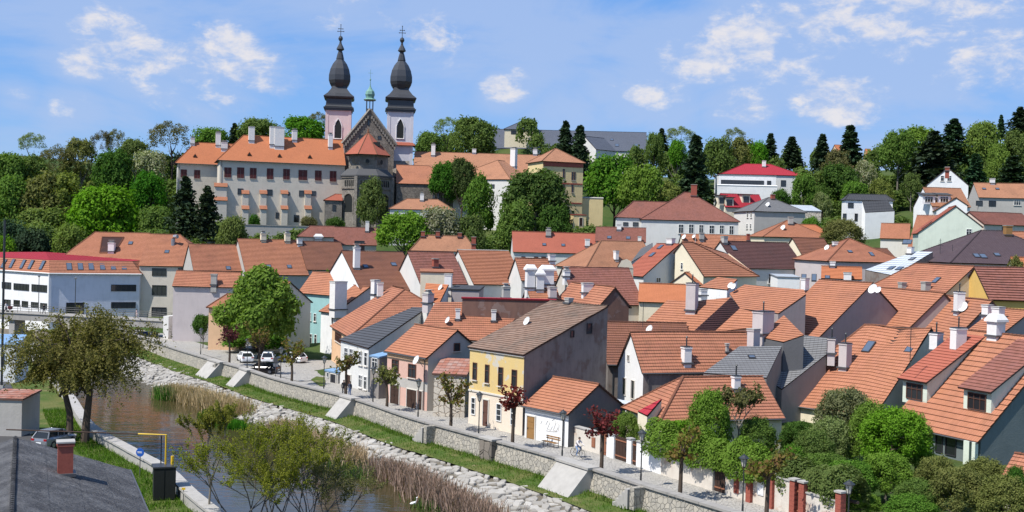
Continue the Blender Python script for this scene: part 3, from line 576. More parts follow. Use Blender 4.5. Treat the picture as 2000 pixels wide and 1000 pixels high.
facet('pale zinc metal roof with three roof windows',[(1786,491),(1822,492),(1745,538),(1690,527)],180,RIV,22,4,'t_zinc','w_old',.8,wb=0,name='metal_roofed_house',sky=[(1782,506,.8,1.2),(1741,524,.9,1.3),(1757,525,.9,1.3)],chim=[(1778,496,483,.8,.8)])
house('dark purple hipped slate roof with chimney and roof windows',(1916,450,180),('th',5,1957),(1856,513),g=5,hipA='eq',hipB='eq',tile='t_purple',wall='w_beige',course=.3,chim=[('1',1968,459,441,1.0,1.0,'wood_ochre')],sky=[('1',1907,500,.9,1.1),('1',1920,501,1.,1.2),('1',1947,498,.9,.9)])
house('lilac-walled house with orange pyramid roof',(1657,466,194),('th',10,1660),(1616,510),g=5.5,hipA='eq',hipB='eq',tile='t_terra',wall='w_lilac',course=.42,chim=[('A',1631,480,472,.7,.7)],sky=[('1',1660,492,.8,.8),('1',1702,497,.7,1.3)],dishes=[('A',1616,484,.5)])
house('brown tiled roof beside the pyramid roof',(1672,484,206),('th',10,1732),(1690,505),g=5,tile='t_brown',wall='w_beige')
house('maroon tiled house with pale blue wall and cream parapet',(1407,471,200),('th',22,1537),(1442,524),g=5.5,tile='t_dark',wall='w_blue',win=[('1',1460,535,1471,552,'w'),('1',1500,534,1510,554,'w')],chim=[('1',1415,475,462,.8,.8,'w_grey')],sky=[('1',1433,485,1.0,1.3)],wB='w_cream')
boxhouse('low white flat-roofed annexe below the maroon roof',1519,540,184,0,1562,5,6,name='annexe')
house('dark brown roof right of the cream parapet',(1548,464,208),('th',22,1608),(1574,508),g=5.5,tile='t_brown',wall='w_cream',wA='w_cream')
house('orange-red roof with two roof windows and pale gable',(1326,477,184),('th',128,1284),(1254,540),g=5,tile='t_red',wall='w_pale',win=[('A',1316,513,1322,525,'d'),('A',1281,542,1290,552,'w')],chim=[('1',1310,477,466,1.2,.8)],sky=[('1',1290,483,.8,1.2),('1',1274,498,.8,1.2)])
house('orange hipped roof with tall cream gable beside it',(1332,473,181),('th',40,1352),(1377,540),g=5,hipB=11,ws=.35,tile='t_orange',wall='w_cream',course=.4,win=[('A',1330,513,1334,526,'w')])
house('small orange gabled porch roof in front of the cream gable',(1338,532,170),('th',40,1345),(1366,556),g=3,tile='t_bright',wall='w_cream',ws=1.1)
house('smooth bright orange roof below the cream gable',(1345,556,160),('th',172,1250),(1332,592),gz=2,tile='t_bright',wall='w_cream',course=.25,step=.02,wb=.01)
house('dark brown roof with roof window and grey valley in the town centre',(1227,524,166),('th',195,1100),(1286,597),gz=2,tile='t_brick',wall='w_beige',chim=[('1',1106,540,528,.8,1.0,'chim_white',1)],sky=[('1',1254,583,.7,1.4)])
house('orange gabled house with ruined brick gable',(1201,561,141),(1117,552),(1166,601),gz=1,tile='t_terra',wall='w_brick',chim=[('1',1147,572,553,.6,1.4,'chim_white',0)])
boxhouse('dark brown brick courtyard wall with red metal coping',903,581,137,2,1085,.6,1,'t_redmetal','w_brick',name='courtyard_wall',cat='wall',fall=.05)
house('orange roof with clustered white chimneys in the town centre',(1030,560,150),('th',15,1085),(1026,585),gz=2,tile='t_orange',wall='w_pale',chim=[('1',1035,562,527,1.1,1.1,'chim_white',3),('1',1053,566,537,1.0,1.0,'chim_white',3),('1',1068,556,528,1.6,1.0,'chim_white',3),('1',1078,582,561,.9,1.2,'w_lilac'),('1',988,582,561,.9,.9,'w_grey',1)])
house('tiled roof strip behind the white chimney cluster',(1007,504,174),('th',20,1078),(1020,548),g=5,tile='t_terra',wall='w_pale',chim=[('1',1077,510,497,.9,.9)])
house('large orange roof with wavy courses left of the chimney cluster',(992,490,184),('th',203,895),(1027,557),g=5,tile='t_orange',wall='w_pale',step=.08,capmat='concrete')
house('brown shaded roof left of the wavy orange roof',(884,493,180),('th',205,797),(941,556),g=5,tile='t_brick',wall='w_pale',chim=[('1',850,522,506,.8,.8,'brickred')])
boxhouse('cream terrace box with orange coping in front of the brown roof',822,530,158,5,884,3,2,'t_orange','w_cream',name='terrace_wing')
house('large brown roof with white gable end and tall chimney',(668,490,182),('th',25,785),(706,566),g=5.5,tile='t_brown',wall='w_white',wA='w_white',chim=[('1',696,524,483,.9,.9,'chim_white',1),('1',818,570,562,.7,.7)],sky=[('1',714,521,.8,1.),('1',769,517,.9,1.),('1',814,552,.7,1.1)],capmat='t_dark')
boxhouse('small flat-topped house with black parapet and dish in the town centre',882,564,146,-5,936,5,2,'t_metal','w_mauve',dishes=[(862,562)],chim=[(875,572,545,.9,.9,'chim_white',0)])
facet('orange patch of roof in front of the brown roof and white chimneys',[(832,553),(876,556),(858,592),(826,588)],150,RIV,28,2,'t_bright','w_pale',.35,chim=[(836,592,574,1.2,.9,'w_lilac',1)])
house('narrow orange roof with white firewall chimney above the cream house',(722,560,172),('th',128,692),(652,612),gz=0,tile='t_orange',wall='w_white',wA='w_lilac',chim=[('1',660,604,550,1.6,2.0,'chim_white',0),('1',733,575,547,1.0,1.0,'chim_white',0)],win=[('1',648,620,652,634,'w'),('1',648,662,652,678,'w')])
house('turquoise house with orange roof beside the white firewall',(672,534,186),('th',142,612),(642,577),gz=0,ws=.8,tile='t_orange',wall='w_teal',win=[('1',603,610,608,626,'w'),('1',613,612,618,628,'w'),('1',605,652,610,672,'w'),('1',614,653,619,673,'w')],chim=[('1',680,545,518,.7,.9)])
house('tan hipped roof with four brick chimneys below the trees',(827,459,243),('th',3,909),(800,489),g=5,hipA='eq',hipB='eq',tile='t_tan',wall='w_pale',course=.3,step=.02,chim=[('1',826,462,452,.8,.8,'brickred'),('1',855,462,452,.8,.8,'brickred'),('1',898,463,455,.8,.8,'brickred'),('B',925,477,463,.8,.8,'brickred')])
house('orange-red gabled house with white front below the park',(1001,452,238),('th',3,1162),(1007,492),g=5,tile='t_red',wall='w_blue',course=.3,step=.02,win=[('1',1018,501,1026,510,'d'),('1',1043,501,1051,510,'d'),('1',1057,501,1066,510,'d')],chim=[('1',1071,461,449,1.0,1.0,'concrete',1),('1',1147,481,467,.9,.9)],sky=[('1',1063,478,.8,.8),('1',1100,479,.8,.8)])
house('dark red-brown gabled house with white gable and two roof windows',(1165,443,240),('th',-6,1261),(1168,471),g=5,tile='t_brick',wall='w_white',chim=[('1',1209,449,439,.9,.9),('1',1249,474,462,.7,.7)],sky=[('1',1190,464,.9,.9),('1',1227,465,.9,.9)],course=.3)
house('tan hipped roof in the middle of the old town',(1174,470,204),('th',24,1255),(1164,524),g=5,hipA='eq',tile='t_tan',wall='w_beige',chim=[('1',1203,508,490,.6,.9,'chim_white')],course=.32)
facet('small grey shingled roof beside the tan roof',[(1252,486),(1275,474),(1272,490),(1232,512)],196,UU,30,4,'t_slate','w_beige',.35)
facet('cream curved baroque gable parapet on the roof edge',[(1207,521),(1214,509),(1224,506),(1232,510),(1237,524)],172,UU-20,86,6,'w_cream','w_cream',3,wb=0,name='parapet_gable',cat='gable',ctrl=False,thick=.4)
house('orange roof with dotted ridge behind the cream gable',(1331,456,218),('th',8,1462),(1338,488),g=5,tile='t_orange',wall='w_cream',chim=[('1',1370,468,455,.8,.9,'concrete'),('1',1413,476,463,.9,.9,'concrete'),('1',1461,470,457,.5,.5,'brickred')],dishes=[('1',1337,463,.5),('1',1356,462,.4)],capmat='concrete')
house('orange hipped roof with dish and grey chimney',(1536,431,236),('th',2,1543),(1490,462),g=5,hipA='eq',hipB='eq',tile='t_orange',wall='w_cream',chim=[('1',1544,438,424,.9,.9,'concrete')],dishes=[('1',1530,445,.6)])
house('orange wing roof beside the hipped roof with dish',(1550,438,240),('th',0,1592),(1562,455),g=4,hipB=2.5,tile='t_bright',wall='w_old')
house('long pale blue building with brown hipped roof and big brick chimney',(1238,393,255),('th',-3,1335),(1202,424),g=8,hipA='eq',hipB=4,tile='t_brick',wall='w_blue',course=.35,step=.025,win=[('1',1217,434,1227,441,'d'),('1',1236,434,1247,442,'d'),('1',1275,436,1285,455,'w'),('1',1307,437,1317,456,'w')],name='hipped_building',cat='building')
house('higher brown hipped roof section of the pale blue building',(1347,376,256),('th',176,1337),(1446,433),g=8,hipA='eq',hipB='eq',tile='t_brick',wall='w_blue',course=.35,step=.025,win=[('1',1325,438,1335,456,'w'),('1',1345,438,1355,457,'w'),('1',1365,439,1374,457,'w'),('1',1385,440,1395,459,'w'),('1',1405,440,1414,459,'w'),('1',1424,441,1433,460,'w')],chim=[('1',1355,383,361,1.2,1.2,'brickred')],name='hipped_building',cat='building')
house('grey hipped house with bare grey side wall and two dishes',(1500,386,262),('th',12,1506),(1472,412),g=7.5,hipA='eq',hipB='eq',tile='t_slate',wall='w_grey',wA='w_pale',course=.35,win=[('A',1459,414,1462,425,'w'),('A',1466,414,1469,425,'w'),('A',1458,437,1461,447,'w'),('A',1465,437,1468,447,'w')],dishes=[('1',1500,400,.6)],chim=[('1',1509,389,380,.8,.8,'brickred')])
h=house('cream house with dark red roof and three small dormers',(1407,378,275),('th',8,1482),(1404,404),g=5,tile='t_redmetal',wall='w_cream',course=.4,wb=0)
for (x0,x1,y) in((1407,1413,398),(1421,1428,402),(1452,1462,396)): dormer(h,x0,y,x1,y,2.0,1.9,2.6,'t_red','w_cream','d')
boxhouse('long white flat roof terrace with stone retaining wall below',1548,411,268,0,1604,9,18,'t_zinc','rubble',name='terrace_building',cat='building',fall=1.6)
h=house('white house with black mansard roof and balcony window',(1658,379,282),('th',-4,1730),(1650,390),g=10,hipA=1.5,hipB=1.5,tile='t_metal',wall='w_white',course=.35,wb=0,name='mansard_villa',win=[('1',1656,396,1667,406,'d'),('1',1646,417,1653,432,'d'),('1',1669,417,1675,432,'d'),('1',1695,418,1703,432,'d'),('1',1716,418,1724,432,'d')])
facet('black steep lower mansard slope of the white villa',[(1684,393),(1734,392),(1747,412),(1690,415)],276,-85,65,20,'t_metal','w_white',.4,wb=0,name='mansard_wing',ctrl=False)
house('pale green gabled house with one square window',(1867,402,216),('th',76,1845),(1790,456),pit='x',g=9,ws=.73,tile='t_red',wall='w_green',course=.4,win=[('A',1887,447,1898,461,'w')],sky=[('1',1807,443,.9,1.5),('1',1814,438,.9,1.5)],L=11,name='green_gabled_house')
house('dark red roofed wing right of the green gable',(1893,413,226),('th',22,1995),(1924,438),g=5,tile='t_brick',wall='w_beige',win=[('1',1957,443,1966,452,'d')])
house('grey terraced house with orange roof and coloured windows',(1902,357,280),('th',-6,2015),(1893,385),g=7,tile='t_tan',wall='w_grey',course=.3,step=.02,win=[('1',1906,392,1919,402,'d'),('1',1931,392,1945,403,'d'),('1',1980,391,1994,401,'w')],chim=[('1',1938,358,349,1.0,1.0)],sky=[('1',1922,369,.9,.7),('1',1948,369,.9,.7)])
house('white house with black roof and two attic windows on the slope',(1852,327,302),('th',74,1848),(1808,362),pit='x',g=6,tile='t_slate',wall='w_white',win=[('A',1837,343,1844,354,'w'),('A',1850,343,1858,354,'w')],chim=[('1',1850,334,327,.6,.6,'brickred')],L=12)
h=house('orange-roofed house with two wide grey dormers',(1876,368,275),('th',182,1803),(1864,404),g=5,tile='t_tan',wall='w_white',course=.3)
dormer(h,1804,396,1824,396,3.0,1.8,3.0,'t_slate','w_white','w'); dormer(h,1834,396,1854,396,3.0,1.8,3.0,'t_slate','w_white','w')
house('small white gable with blue verge in front of the dormered roof',(1868,386,262),('th',75,1860),(1826,411),pit='x',g=5,tile='t_tan',wall='w_white',L=8,ws=.6)
house('orange roof with grey gable near the black mansard villa',(1777,437,245),('th',160,1722),(1737,466),g=4.5,tile='t_orange',wall='w_pale',wA='w_grey')
house('orange roof with skylights in front of the green gable',(1834,421,234),('th',150,1792),(1752,483),g=4.5,tile='t_terra',wall='w_yellow',sky=[('1',1768,473,1.,1.4),('1',1776,473,1.,1.4)],chim=[('1',1800,470,452,.5,.5,'wood_dark')])
house('bright orange roof at the right edge under the purple roof',(1975,502,165),('th',-10,2020),(1955,530),g=5,tile='t_bright',wall='w_beige')
house('orange roof and cream wall at right edge behind the purple roof',(1968,452,200),('th',5,2015),(1985,484),g=5,tile='t_orange',wall='w_blue')
house('brown tiled roofs with white dormer box below the basilica',(640,443,262),('th',8,735),(668,478),g=5,tile='t_brick',wall='w_beige',chim=[('1',717,452,432,.8,.8)],win=[('1',692,470,712,490,'d')])
house('tiled hip roof at the foot of the basilica terrace',(606,441,255),('th',10,652),(580,462),g=5,hipA='eq',tile='t_brick',wall='w_beige',chim=[('1',622,468,463,1.6,1.0,'chim_white',3)])
# ---------------- left group by the bridge
house('long orange roof with three roof windows and two yellow chimneys',(582,469,226),('th',205,465),(636,538),gz=1,tile='t_orange',wall='w_grey',step=.07,chim=[('1',514,470,456,1.0,1.0,'w_cream',1),('1',561,472,456,1.0,1.0,'w_cream',1)],sky=[('1',525,521,.9,1.),('1',565,521,.9,1.),('1',603,521,.9,1.)])
house('darker brown roof right of the long orange roof',(664,473,229),('th',205,584),(702,528),gz=1,tile='t_brown',wall='w_grey',chim=[('1',585,477,466,.9,.9)])
house('orange roof with a single roof window left of the long roof',(489,479,224),('th',205,369),(521,530),gz=1,tile='t_terra',wall='w_grey',step=.07,sky=[('1',446,524,.9,1.)])
hgb=house('grey office block with orange roof and bent metal roof vent',(292,457,232),('th',4,352),(283,519),gz=1,hipB='eq',tile='t_orange',wall='w_beige',step=.06,win=[('1',297,524,325,539,'d'),('1',297,557,325,577,'d'),('1',296,600,325,618,'d'),('1',348,524,374,529,'d')],sky=[('1',326,492,.9,.9)],name='office_block',cat='building')
hof=house('large orange roof with recessed dark terrace behind the white school',(186,453,240),('th',3,292),(150,520),gz=1,hipA=6,tile='t_orange',wall='w_beige',step=.05,sky=[('1',255,475,.9,1.)],chim=[('1',218,491,474,1.2,1.2,'chim_white',1)],name='office_block',cat='building')
house('lilac-grey windowless house with tiled roof by the footbridge',(346,529,189),('th',4,470),(347,559),gz=0,tile='t_terra',wall='w_lilac',ws=1.2,chim=[('1',418,556,536,.9,.9,'concrete')],name='lilac_house')
house('peach cottage with low orange hip roof beside the lime tree',(444,574,176),('th',0,476),(420,601),gz=0,hipA='eq',tile='t_orange',wall='w_peach',win=[('1',430,606,434,618,'d')],course=.3)
house('grey gabled house half hidden behind the big lime tree',(567,551,176),('th',130,536),(520,592),gz=0,tile='t_terra',wall='w_beige',win=[('1',545,600,551,618,'d')])

pn,po=hof['pn']['1'],hof['po']['1']; qd=[onplane(x,y,po,pn)+pn*.06 for x,y in[(200,463),(242,464),(224,494),(195,494)]]; q=MB(); q.face(qd[::-1]); q.build('terrace_shade_panel','t_dark',hof['roof'],hof['org']); q=MB()  # flat dark panel: the shade of a terrace recess painted onto the slope
for k in range(4): q.tube([qd[k],qd[(k+1)%4]],.16,4)
q.build('terrace_edge','t_terra',hof['roof'],hof['org'])
p=onplane(338,478,hgb['po']['1'],hgb['pn']['1']); q=MB(); q.tube([p-UP*.3,p+UP*1.1,p+UP*1.6+V((.3,-.2,0)),p+UP*1.65+V((1.0,-.5,0))],.42,8); q.build('bent_vent','rim',hgb['roof'],hgb['org'])
# ---------------- left school building: walls, tiled mansard band, low red metal roof
def school():
    zE=P(97,534,216).z; k=P(97,534,216); rt=G(273,535.5,zE); dl=V((-math.cos(R_(35)),math.sin(R_(35)),0)); dr=(rt-k).normalized()
    lf=k+dl*45; bk=rt+V((-.1,1,0))*22; z0=0.6
    org=V(((k.x+rt.x)/2,k.y+10,z0)); par=tag(empty('school_building',org),'white school with blue-grey shade in its wall colour, tiled mansard band and roof windows','building'); CTRL.append((org.x,org.y,z0)); CTRL.append((org.x-30,org.y+30,z0))
    base=[lf,k,rt,bk,lf+(bk-rt)*1.0]
    c=sum(base,V((0,0,0)))/5
    q={}
    for i in range(5):
        p,r=base[i],base[(i+1)%5]; mt='w_white' if i==0 else 'w_school_shade'  # sunlit wall white, the others carry blue-grey shade in their colour
        q.setdefault(mt,MB()).face([V((p.x,p.y,z0-4)),V((r.x,r.y,z0-4)),r,p])
    for m,b in q.items(): b.build('wall',m,par,org)
    def off(p,k_,z): v=(c-p); v.z=0; return p+v.normalized()*k_+UP*z
    e=[off(p,-.5,.0) for p in base]; t=[off(p,2.2,2.4) for p in base]
    mb=MB()
    for i in range(5):
        roofplane(mb,[e[i],e[(i+1)%5],t[(i+1)%5],t[i]],.4,.06,.01)
    roof=mb.build('mansard_roof',['t_terra','wood_dark'],par,org)
    mb=MB(); ap=c+UP*3.5
    for i in range(5): roofplane(mb,[t[i]+UP*.05,t[(i+1)%5]+UP*.05,ap],1.,.02,0)
    mb.build('metal_roof',['t_redmetal','wood_dark'],par,org)
    q=MB(); q.tube([e[0],e[1],e[2]],.13,6); q.tube([k+V((0,-.2,0)),V((k.x,k.y-.2,z0))],.12,6); q.build('gutter','frame_white',par,org)
    for a,b_,pxs in((k,rt,[(135,517),(157,517),(178,517),(200,517),(221,517),(242,517)]),(lf,k,[(8,511),(24,511),(45,512),(61,513),(83,514)])):
        i=1 if a is k else 0; n=(e[(i+1)%5]-e[i]).cross(t[i]-e[i]).normalized(); n=n if n.z>0 else -n; u=(e[(i+1)%5]-e[i]).normalized(); v=n.cross(u)
        for x,y in pxs: skylight(roof,org,onplane(x,y+4,e[i],n),u,v,n,1.0,1.9)
    def wins(a,b_,rs,st):
        n=V((b_.y-a.y,a.x-b_.x,0)).normalized(); n=n if n.dot(CP-a)>0 else -n
        for r in rs: cc,ww,hh=wallrect(a,n,r); put_window(par,org,cc+n*.01,math.atan2(n.y,n.x)-math.pi/2,ww,hh,st)
    wins(k,rt,[(217,556,266,569),(217,590,265,602)],'d'); wins(k,rt,[(129,591,164,616)],'g')
    wins(lf,k,[(4,551,22,564),(27,554,57,567),(62,556,92,570),(9,585,21,597),(27,586,39,598),(43,588,55,600),(61,590,75,601),(79,592,92,603)],'d')
school()
# ---------------- the river: banks, walls, water
COP=[(70,-12),(50,19.5),(32,48),(14.8,75),(10.6,81.5),(3.7,92.7),(-4.2,103.5),(-9.5,110.9),(-16.9,123.1),(-27.3,136.5),(-34.6,147.9),(-41.1,157),(-50.7,171.4),(-60.6,187.2),(-74,205),(-100,232),(-140,262),(-220,300)]
LWL=[(22,-5),(2,38),(-8,57),(-20.4,77.8),(-25.8,87.9),(-31,95.4),(-38.6,106.8),(-47,124),(-56.9,143.8),(-70,168),(-88,192),(-120,222),(-160,250),(-230,285)]
def resample(pts,st):
    out=[V((*pts[0],0))]
    P_=[V((*p,0)) for p in pts]
    # Catmull-Rom through the surveyed points
    for i in range(len(P_)-1):
        p0=P_[max(i-1,0)];p1=P_[i];p2=P_[i+1];p3=P_[min(i+2,len(P_)-1)]; n=max(1,int((p2-p1).length/st))
        for k in range(1,n+1):
            t=k/n; out.append(.5*((2*p1)+(p2-p0)*t+(2*p0-5*p1+4*p2-p3)*t*t+(3*p1-p0-3*p2+p3)*t*t*t))
    return out
def normals(L,flip=1):
    o=[]
    for i in range(len(L)):
        d=(L[min(i+1,len(L)-1)]-L[max(i-1,0)]).normalized(); o.append(V((-d.y,d.x,0))*flip)
    return o
CL=resample(COP,1.5); CN=normals(CL,1)     # CN points to the river (left of travel away from camera)
LL=resample(LWL,2.); LN=normals(LL,-1)     # LN points to the river
WZ=-2.6
def strip(name,line,nrm,prof,mats,jit=0,sub=1):
    """sweep a cross-profile [(t,z),...] along a line; t measured along nrm"""
    q=MB(); rows=[]
    for i,(p,n) in enumerate(zip(line,nrm)):
        rows.append([p+n*(t+jit*noise.noise(V((p.x*.3,p.y*.3,t)))*(.5 if j else 0))+UP*(z+jit*.25*noise.noise(V((p.x*.5,p.y*.5,t+9)))*(1 if j else 0)) for j,(t,z) in enumerate(prof)])
    m=len(prof); vs=[v for r in rows for v in r]; fs=[]
    for i in range(len(rows)-1):
        for j in range(m-1): fs.append((i*m+j,i*m+j+1,(i+1)*m+j+1,(i+1)*m+j))
    q.mesh(vs,fs); 
    return q
def sub(lo,hi,n): return [(lo[0]+(hi[0]-lo[0])*i/n,lo[1]+(hi[1]-lo[1])*i/n) for i in range(n+1)]
struct(strip('street',CL,CN,[(-7.5,.0),(-4.2,.012),(-.55,.0)],0).build('street','paving'))
grs=strip('grass_strip',CL,CN,sub((.1,-1.1),(3.0,-1.5),5),0,.35).build('grass_strip','grass_ground'); struct(grs)
bank=strip('river_bank',CL,CN,sub((2.2,-1.62),(9.5,-3.1),7),0,.25).build('river_bank','dirt'); struct(bank)
# retaining wall: battered stone face, projecting coping
wq=strip('w',CL,CN,[(-.5,-.4),(-.5,.5),(.0,.5),(.36,-1.5)],0); 
o=wq.build('retaining_wall','stone_wall'); tag(o,'long curved stone retaining wall along the riverside street','wall')
cq=MB()
acc_=0
for i in range(0,len(CL)-1):
    p,r=CL[i],CL[i+1]; d=(r-p).normalized(); n=(CN[i]+CN[i+1])/2
    cq.box(tuple((p+r)/2-n*.22+UP*.56),.8,(r-p).length-.03,.17,math.atan2(n.y,n.x))
cq.build('coping','coping_stone',o)
# buttress blocks, steps and piers on the wall
def s_at(px,py,z=.5):
    g=G(px,py,z); i=min(range(len(CL)),key=lambda k:(CL[k]-V((g.x,g.y,0))).length); return CL[i],CN[i]
def wall_block(px,py,wd,label):
    p,n=s_at(px,py); d=V((n.y,-n.x,0)); q=MB(); f=lambda t,s,z:p+n*t+d*s+UP*z; h=wd/2
    vs=[f(.02,-h,.5),f(.02,h,.5),f(.5,h,.5),f(.5,-h,.5),f(.02,-h,-1.6),f(.02,h,-1.6),f(2.5,h,-1.6),f(2.5,-h,-1.6)]
    q.mesh(vs,[(0,1,2,3),(3,2,6,7),(0,3,7,4),(2,1,5,6)]); b=q.build('sloping_block','concrete',None,tuple(p)); tag(b,label,'wall block')
    q=MB(); q.box(tuple(p+n*.1+UP*.62),1.1,wd+.3,.18,math.atan2(n.y,n.x)); q.build('capstone','concrete',b,tuple(p))
wall_block(432,706,4.2,'sloping concrete outlet block at the far end of the wall'); wall_block(492,724,2.8,'pale concrete block beside the far outlet block'); wall_block(690,780,2.6,'sloping concrete buttress below the two pedestrians'); wall_block(1135,908,4.2,'big sloping concrete outlet block nearest the camera')
def steps(px,py,label,nst=6,wd=1.4):
    p,n=s_at(px,py); d=V((n.y,-n.x,0)); rz=math.atan2(n.y,n.x); e=tag(empty('stone_steps',p),label,'steps')
    for k in range(nst):
        q=MB(); z=.25-k*.3; q.box(tuple(p+n*(.55)+d*(k*.36-.9)+UP*(z-.7)),1.0,.36,1.4,rz); q.build('step','concrete',e,tuple(p))
    q=MB(); q.box(tuple(p+n*.5-d*1.6+UP*-.3),1.1,.5,1.6,rz); q.build('side_pier','stone_wall',e,tuple(p))
steps(1205,945,'stone steps down the wall near the street lamp'); steps(826,824,'narrow dark stone steps cut into the wall beside the lean-to',5); steps(420,706,'stone steps at the far curve of the wall',5)
p,n=s_at(955,862); q=MB(); q.box(tuple(p+n*.15+UP*-.35),.9,1.8,1.9,math.atan2(n.y,n.x)); o=q.build('wall_pier','church_stone',None,tuple(p)); tag(o,'dark stone pier with flat cap in the riverside wall','pier'); q=MB(); q.box(tuple(p+n*.12+UP*.68),1.1,2.0,.16,math.atan2(n.y,n.x)); q.build('cap','concrete',o,tuple(p))
# water sheet
q=MB(); q.mesh([(-400,-60,WZ),(150,-60,WZ),(150,330,WZ),(-400,330,WZ)],[(0,1,2,3)]); struct(q.build('river_water','water'))
# left bank: ground, concrete flood wall
lb=strip('left_bank',LL,LN,[(-160,-1.0),(-60,-1.05),(-26,-1.15),(-9,-1.2),(-6,-1.2),(-4,-1.15),(-2,-1.1),(-.3,-1.1)],0,.3).build('left_bank','grass_ground'); struct(lb)
struct(strip('left_road',LL,LN,[(-12.,-1.02),(-5.2,-1.02)],0).build('left_road','asphalt'))
q=strip('w',LL,LN,[(-.55,-1.5),(-.55,-.35),(.15,-.35),(.35,-4)],0); o=q.build('flood_wall','concrete'); tag(o,'pale concrete flood wall along the left river bank','wall')
q=MB()
for i in range(len(LL)-1):
    p,r=LL[i],LL[i+1]; n=LN[i]; q.box(tuple((p+r)/2-n*.2+UP*-.28),.95,(r-p).length-.02,.16,math.atan2(n.y,n.x))
q.build('coping','concrete',o)
# ---------------- revetment stones
rs=random.Random(5); SV=[]
for k in range(8):
    q=MB(); m=rs.choice([4,5,5,6]); r1=[(.78+.5*rs.random()) for _ in range(m)]; vs=[]
    for z,s in((-.2,1.),(.06,1.),(.15,.86)):
        for i in range(m): a=6.2832*i/m; vs.append((math.cos(a)*r1[i]*s*.52,math.sin(a)*r1[i]*s*.34,z+.05*rs.uniform(-1,1)*(z>0)))
    fs=[(j*m+i,j*m+(i+1)%m,(j+1)*m+(i+1)%m,(j+1)*m+i) for j in range(2) for i in range(m)]+[tuple(range(2*m,3*m))]
    q.mesh(vs,fs); SV.append(q)
SD=[q.data('stone','revet_stone') for q in SV]
cells=[]
i=0
clen=[0]
for k in range(1,len(CL)): clen.append(clen[-1]+(CL[k]-CL[k-1]).length)
def at_s(s):
    k=max(j for j in range(len(clen)) if clen[j]<=s); k=min(k,len(CL)-2); f=(s-clen[k])/(clen[k+1]-clen[k]); return CL[k].lerp(CL[k+1],f),(CN[k]*(1-f)+CN[k+1]*f).normalized()
S0=clen[next(k for k in range(len(CL)) if CL[k].y>72)]; S1=clen[next(k for k in range(len(CL)) if CL[k].y>205)]
t=2.4; row=0
while t<9.0:
    s=S0+rs.random()
    while s<S1:
        p,n=at_s(s); tt=t+rs.uniform(-.15,.15); far=max(0,(p.y-150)/40); edge=2.75+.6*noise.noise(V((s*.12,3,0)))-far*1.6
        if tt>edge:
            z=-1.62+(tt-2.2)*(-1.48/7.3); cells.append((p+n*tt+UP*(z+rs.uniform(-.06,.12)),n,rs.randrange(8),rs.uniform(-.7,.7),rs.uniform(.75,1.5)))
        s+=rs.uniform(.85,1.25)
    t+=.58; row+=1
cells.sort(key=lambda c:c[0].y); rest=MB(); npart=0
for (p,n,v,r,sc_) in cells:
    rz=math.atan2(n.y,n.x)+math.pi/2+r; tilt=math.radians(11)+rs.uniform(-.08,.08)
    x,y=proj(p)
    m=Matrix.Translation(p)@Matrix.Rotation(rz,4,'Z')@Matrix.Rotation(0,4,'X')@Matrix.Diagonal((sc_,sc_*rs.uniform(.8,1.2),1,1))
    m=Matrix.Translation(p)@Matrix.Rotation(tilt,4,n.cross(UP)*-1)@Matrix.Rotation(rz,4,'Z')@Matrix.Diagonal((sc_,sc_*rs.uniform(.8,1.2),1,1))
    if npart<300 and 0<x<2000 and y<1010:
        o=bpy.data.objects.new('stone',SD[v]); COL.objects.link(o); o.parent=bank; o.matrix_local=m; npart+=1
    else: rest.mesh([m@V(c) for c in SV[v].v],SV[v].f)
stuff(rest.build('distant_stones','revet_stone',bank))
# ---------------- footbridge
b0=P(-60,628,205); b1=P(333,613,192); b0.z=b1.z=P(200,620,195).z; bd=(b1-b0).normalized(); bn=V((-bd.y,bd.x,0)); L_=(b1-b0).length; rz=math.atan2(bd.y,bd.x); mid=(b0+b1)/2; zb=mid.z
br=tag(empty('footbridge',mid),'concrete footbridge with thin dark railing over the river','bridge')
q=MB(); q.box((mid.x,mid.y,zb-.62),L_,3.4,1.15,rz); q.build('deck','coping_stone',br,mid)
q=MB(); q.box(tuple(mid-bn*1.75+UP*.02),L_,.25,.16,rz); q.box(tuple(mid+bn*1.75+UP*.02),L_,.25,.16,rz); q.build('kerb','concrete',br,mid)
for s in(-1,1):
    for k in range(int(L_/2.4)+1):
        q_=b0+bd*(k*2.4)+bn*1.72*s; a=MB(); a.tube([q_,q_+UP*1.15],.035,5); a.build('railing_post','iron',br,mid)
    a=MB()
    for z in(.45,.8,1.15): a.tube([b0+bn*1.72*s+UP*z,b1+bn*1.72*s+UP*z],.022 if z<1 else .035,5)
    a.build('railing','iron',br,mid)
q=MB(); e_=b1+bd*.6; q.box((e_.x,e_.y,zb-1.8),1.0,4.2,5.4,rz); q.build('abutment','w_pale',br,mid)
q=MB(); q.box(tuple(b0.lerp(b1,.25)+UP*-3),1.2,2.6,4.4,rz); q.build('pier','concrete',br,mid)
for k,(x,y) in enumerate([(275,655),(287,656),(302,657)]):
    p=P(x,y,196); p.z=max(p.z,-.4); q=MB(); q.box((p.x,p.y,p.z),1.0,.8,1.2,.2,0,1.1); q.box((p.x,p.y,p.z+.66),1.15,.95,.12,.2); o=q.build('wheelie_bin','bin_blue',None,(p.x,p.y,p.z-.6)); tag(o,('leftmost','middle','rightmost')[k]+' blue wheeled bin in the shade under the bridge end','bin','blue bins under the bridge')
    q=MB(); q.box((p.x,p.y-.42,p.z+.45),.4,.04,.15,.2); q.build('handle','black',o,(p.x,p.y,p.z-.6))

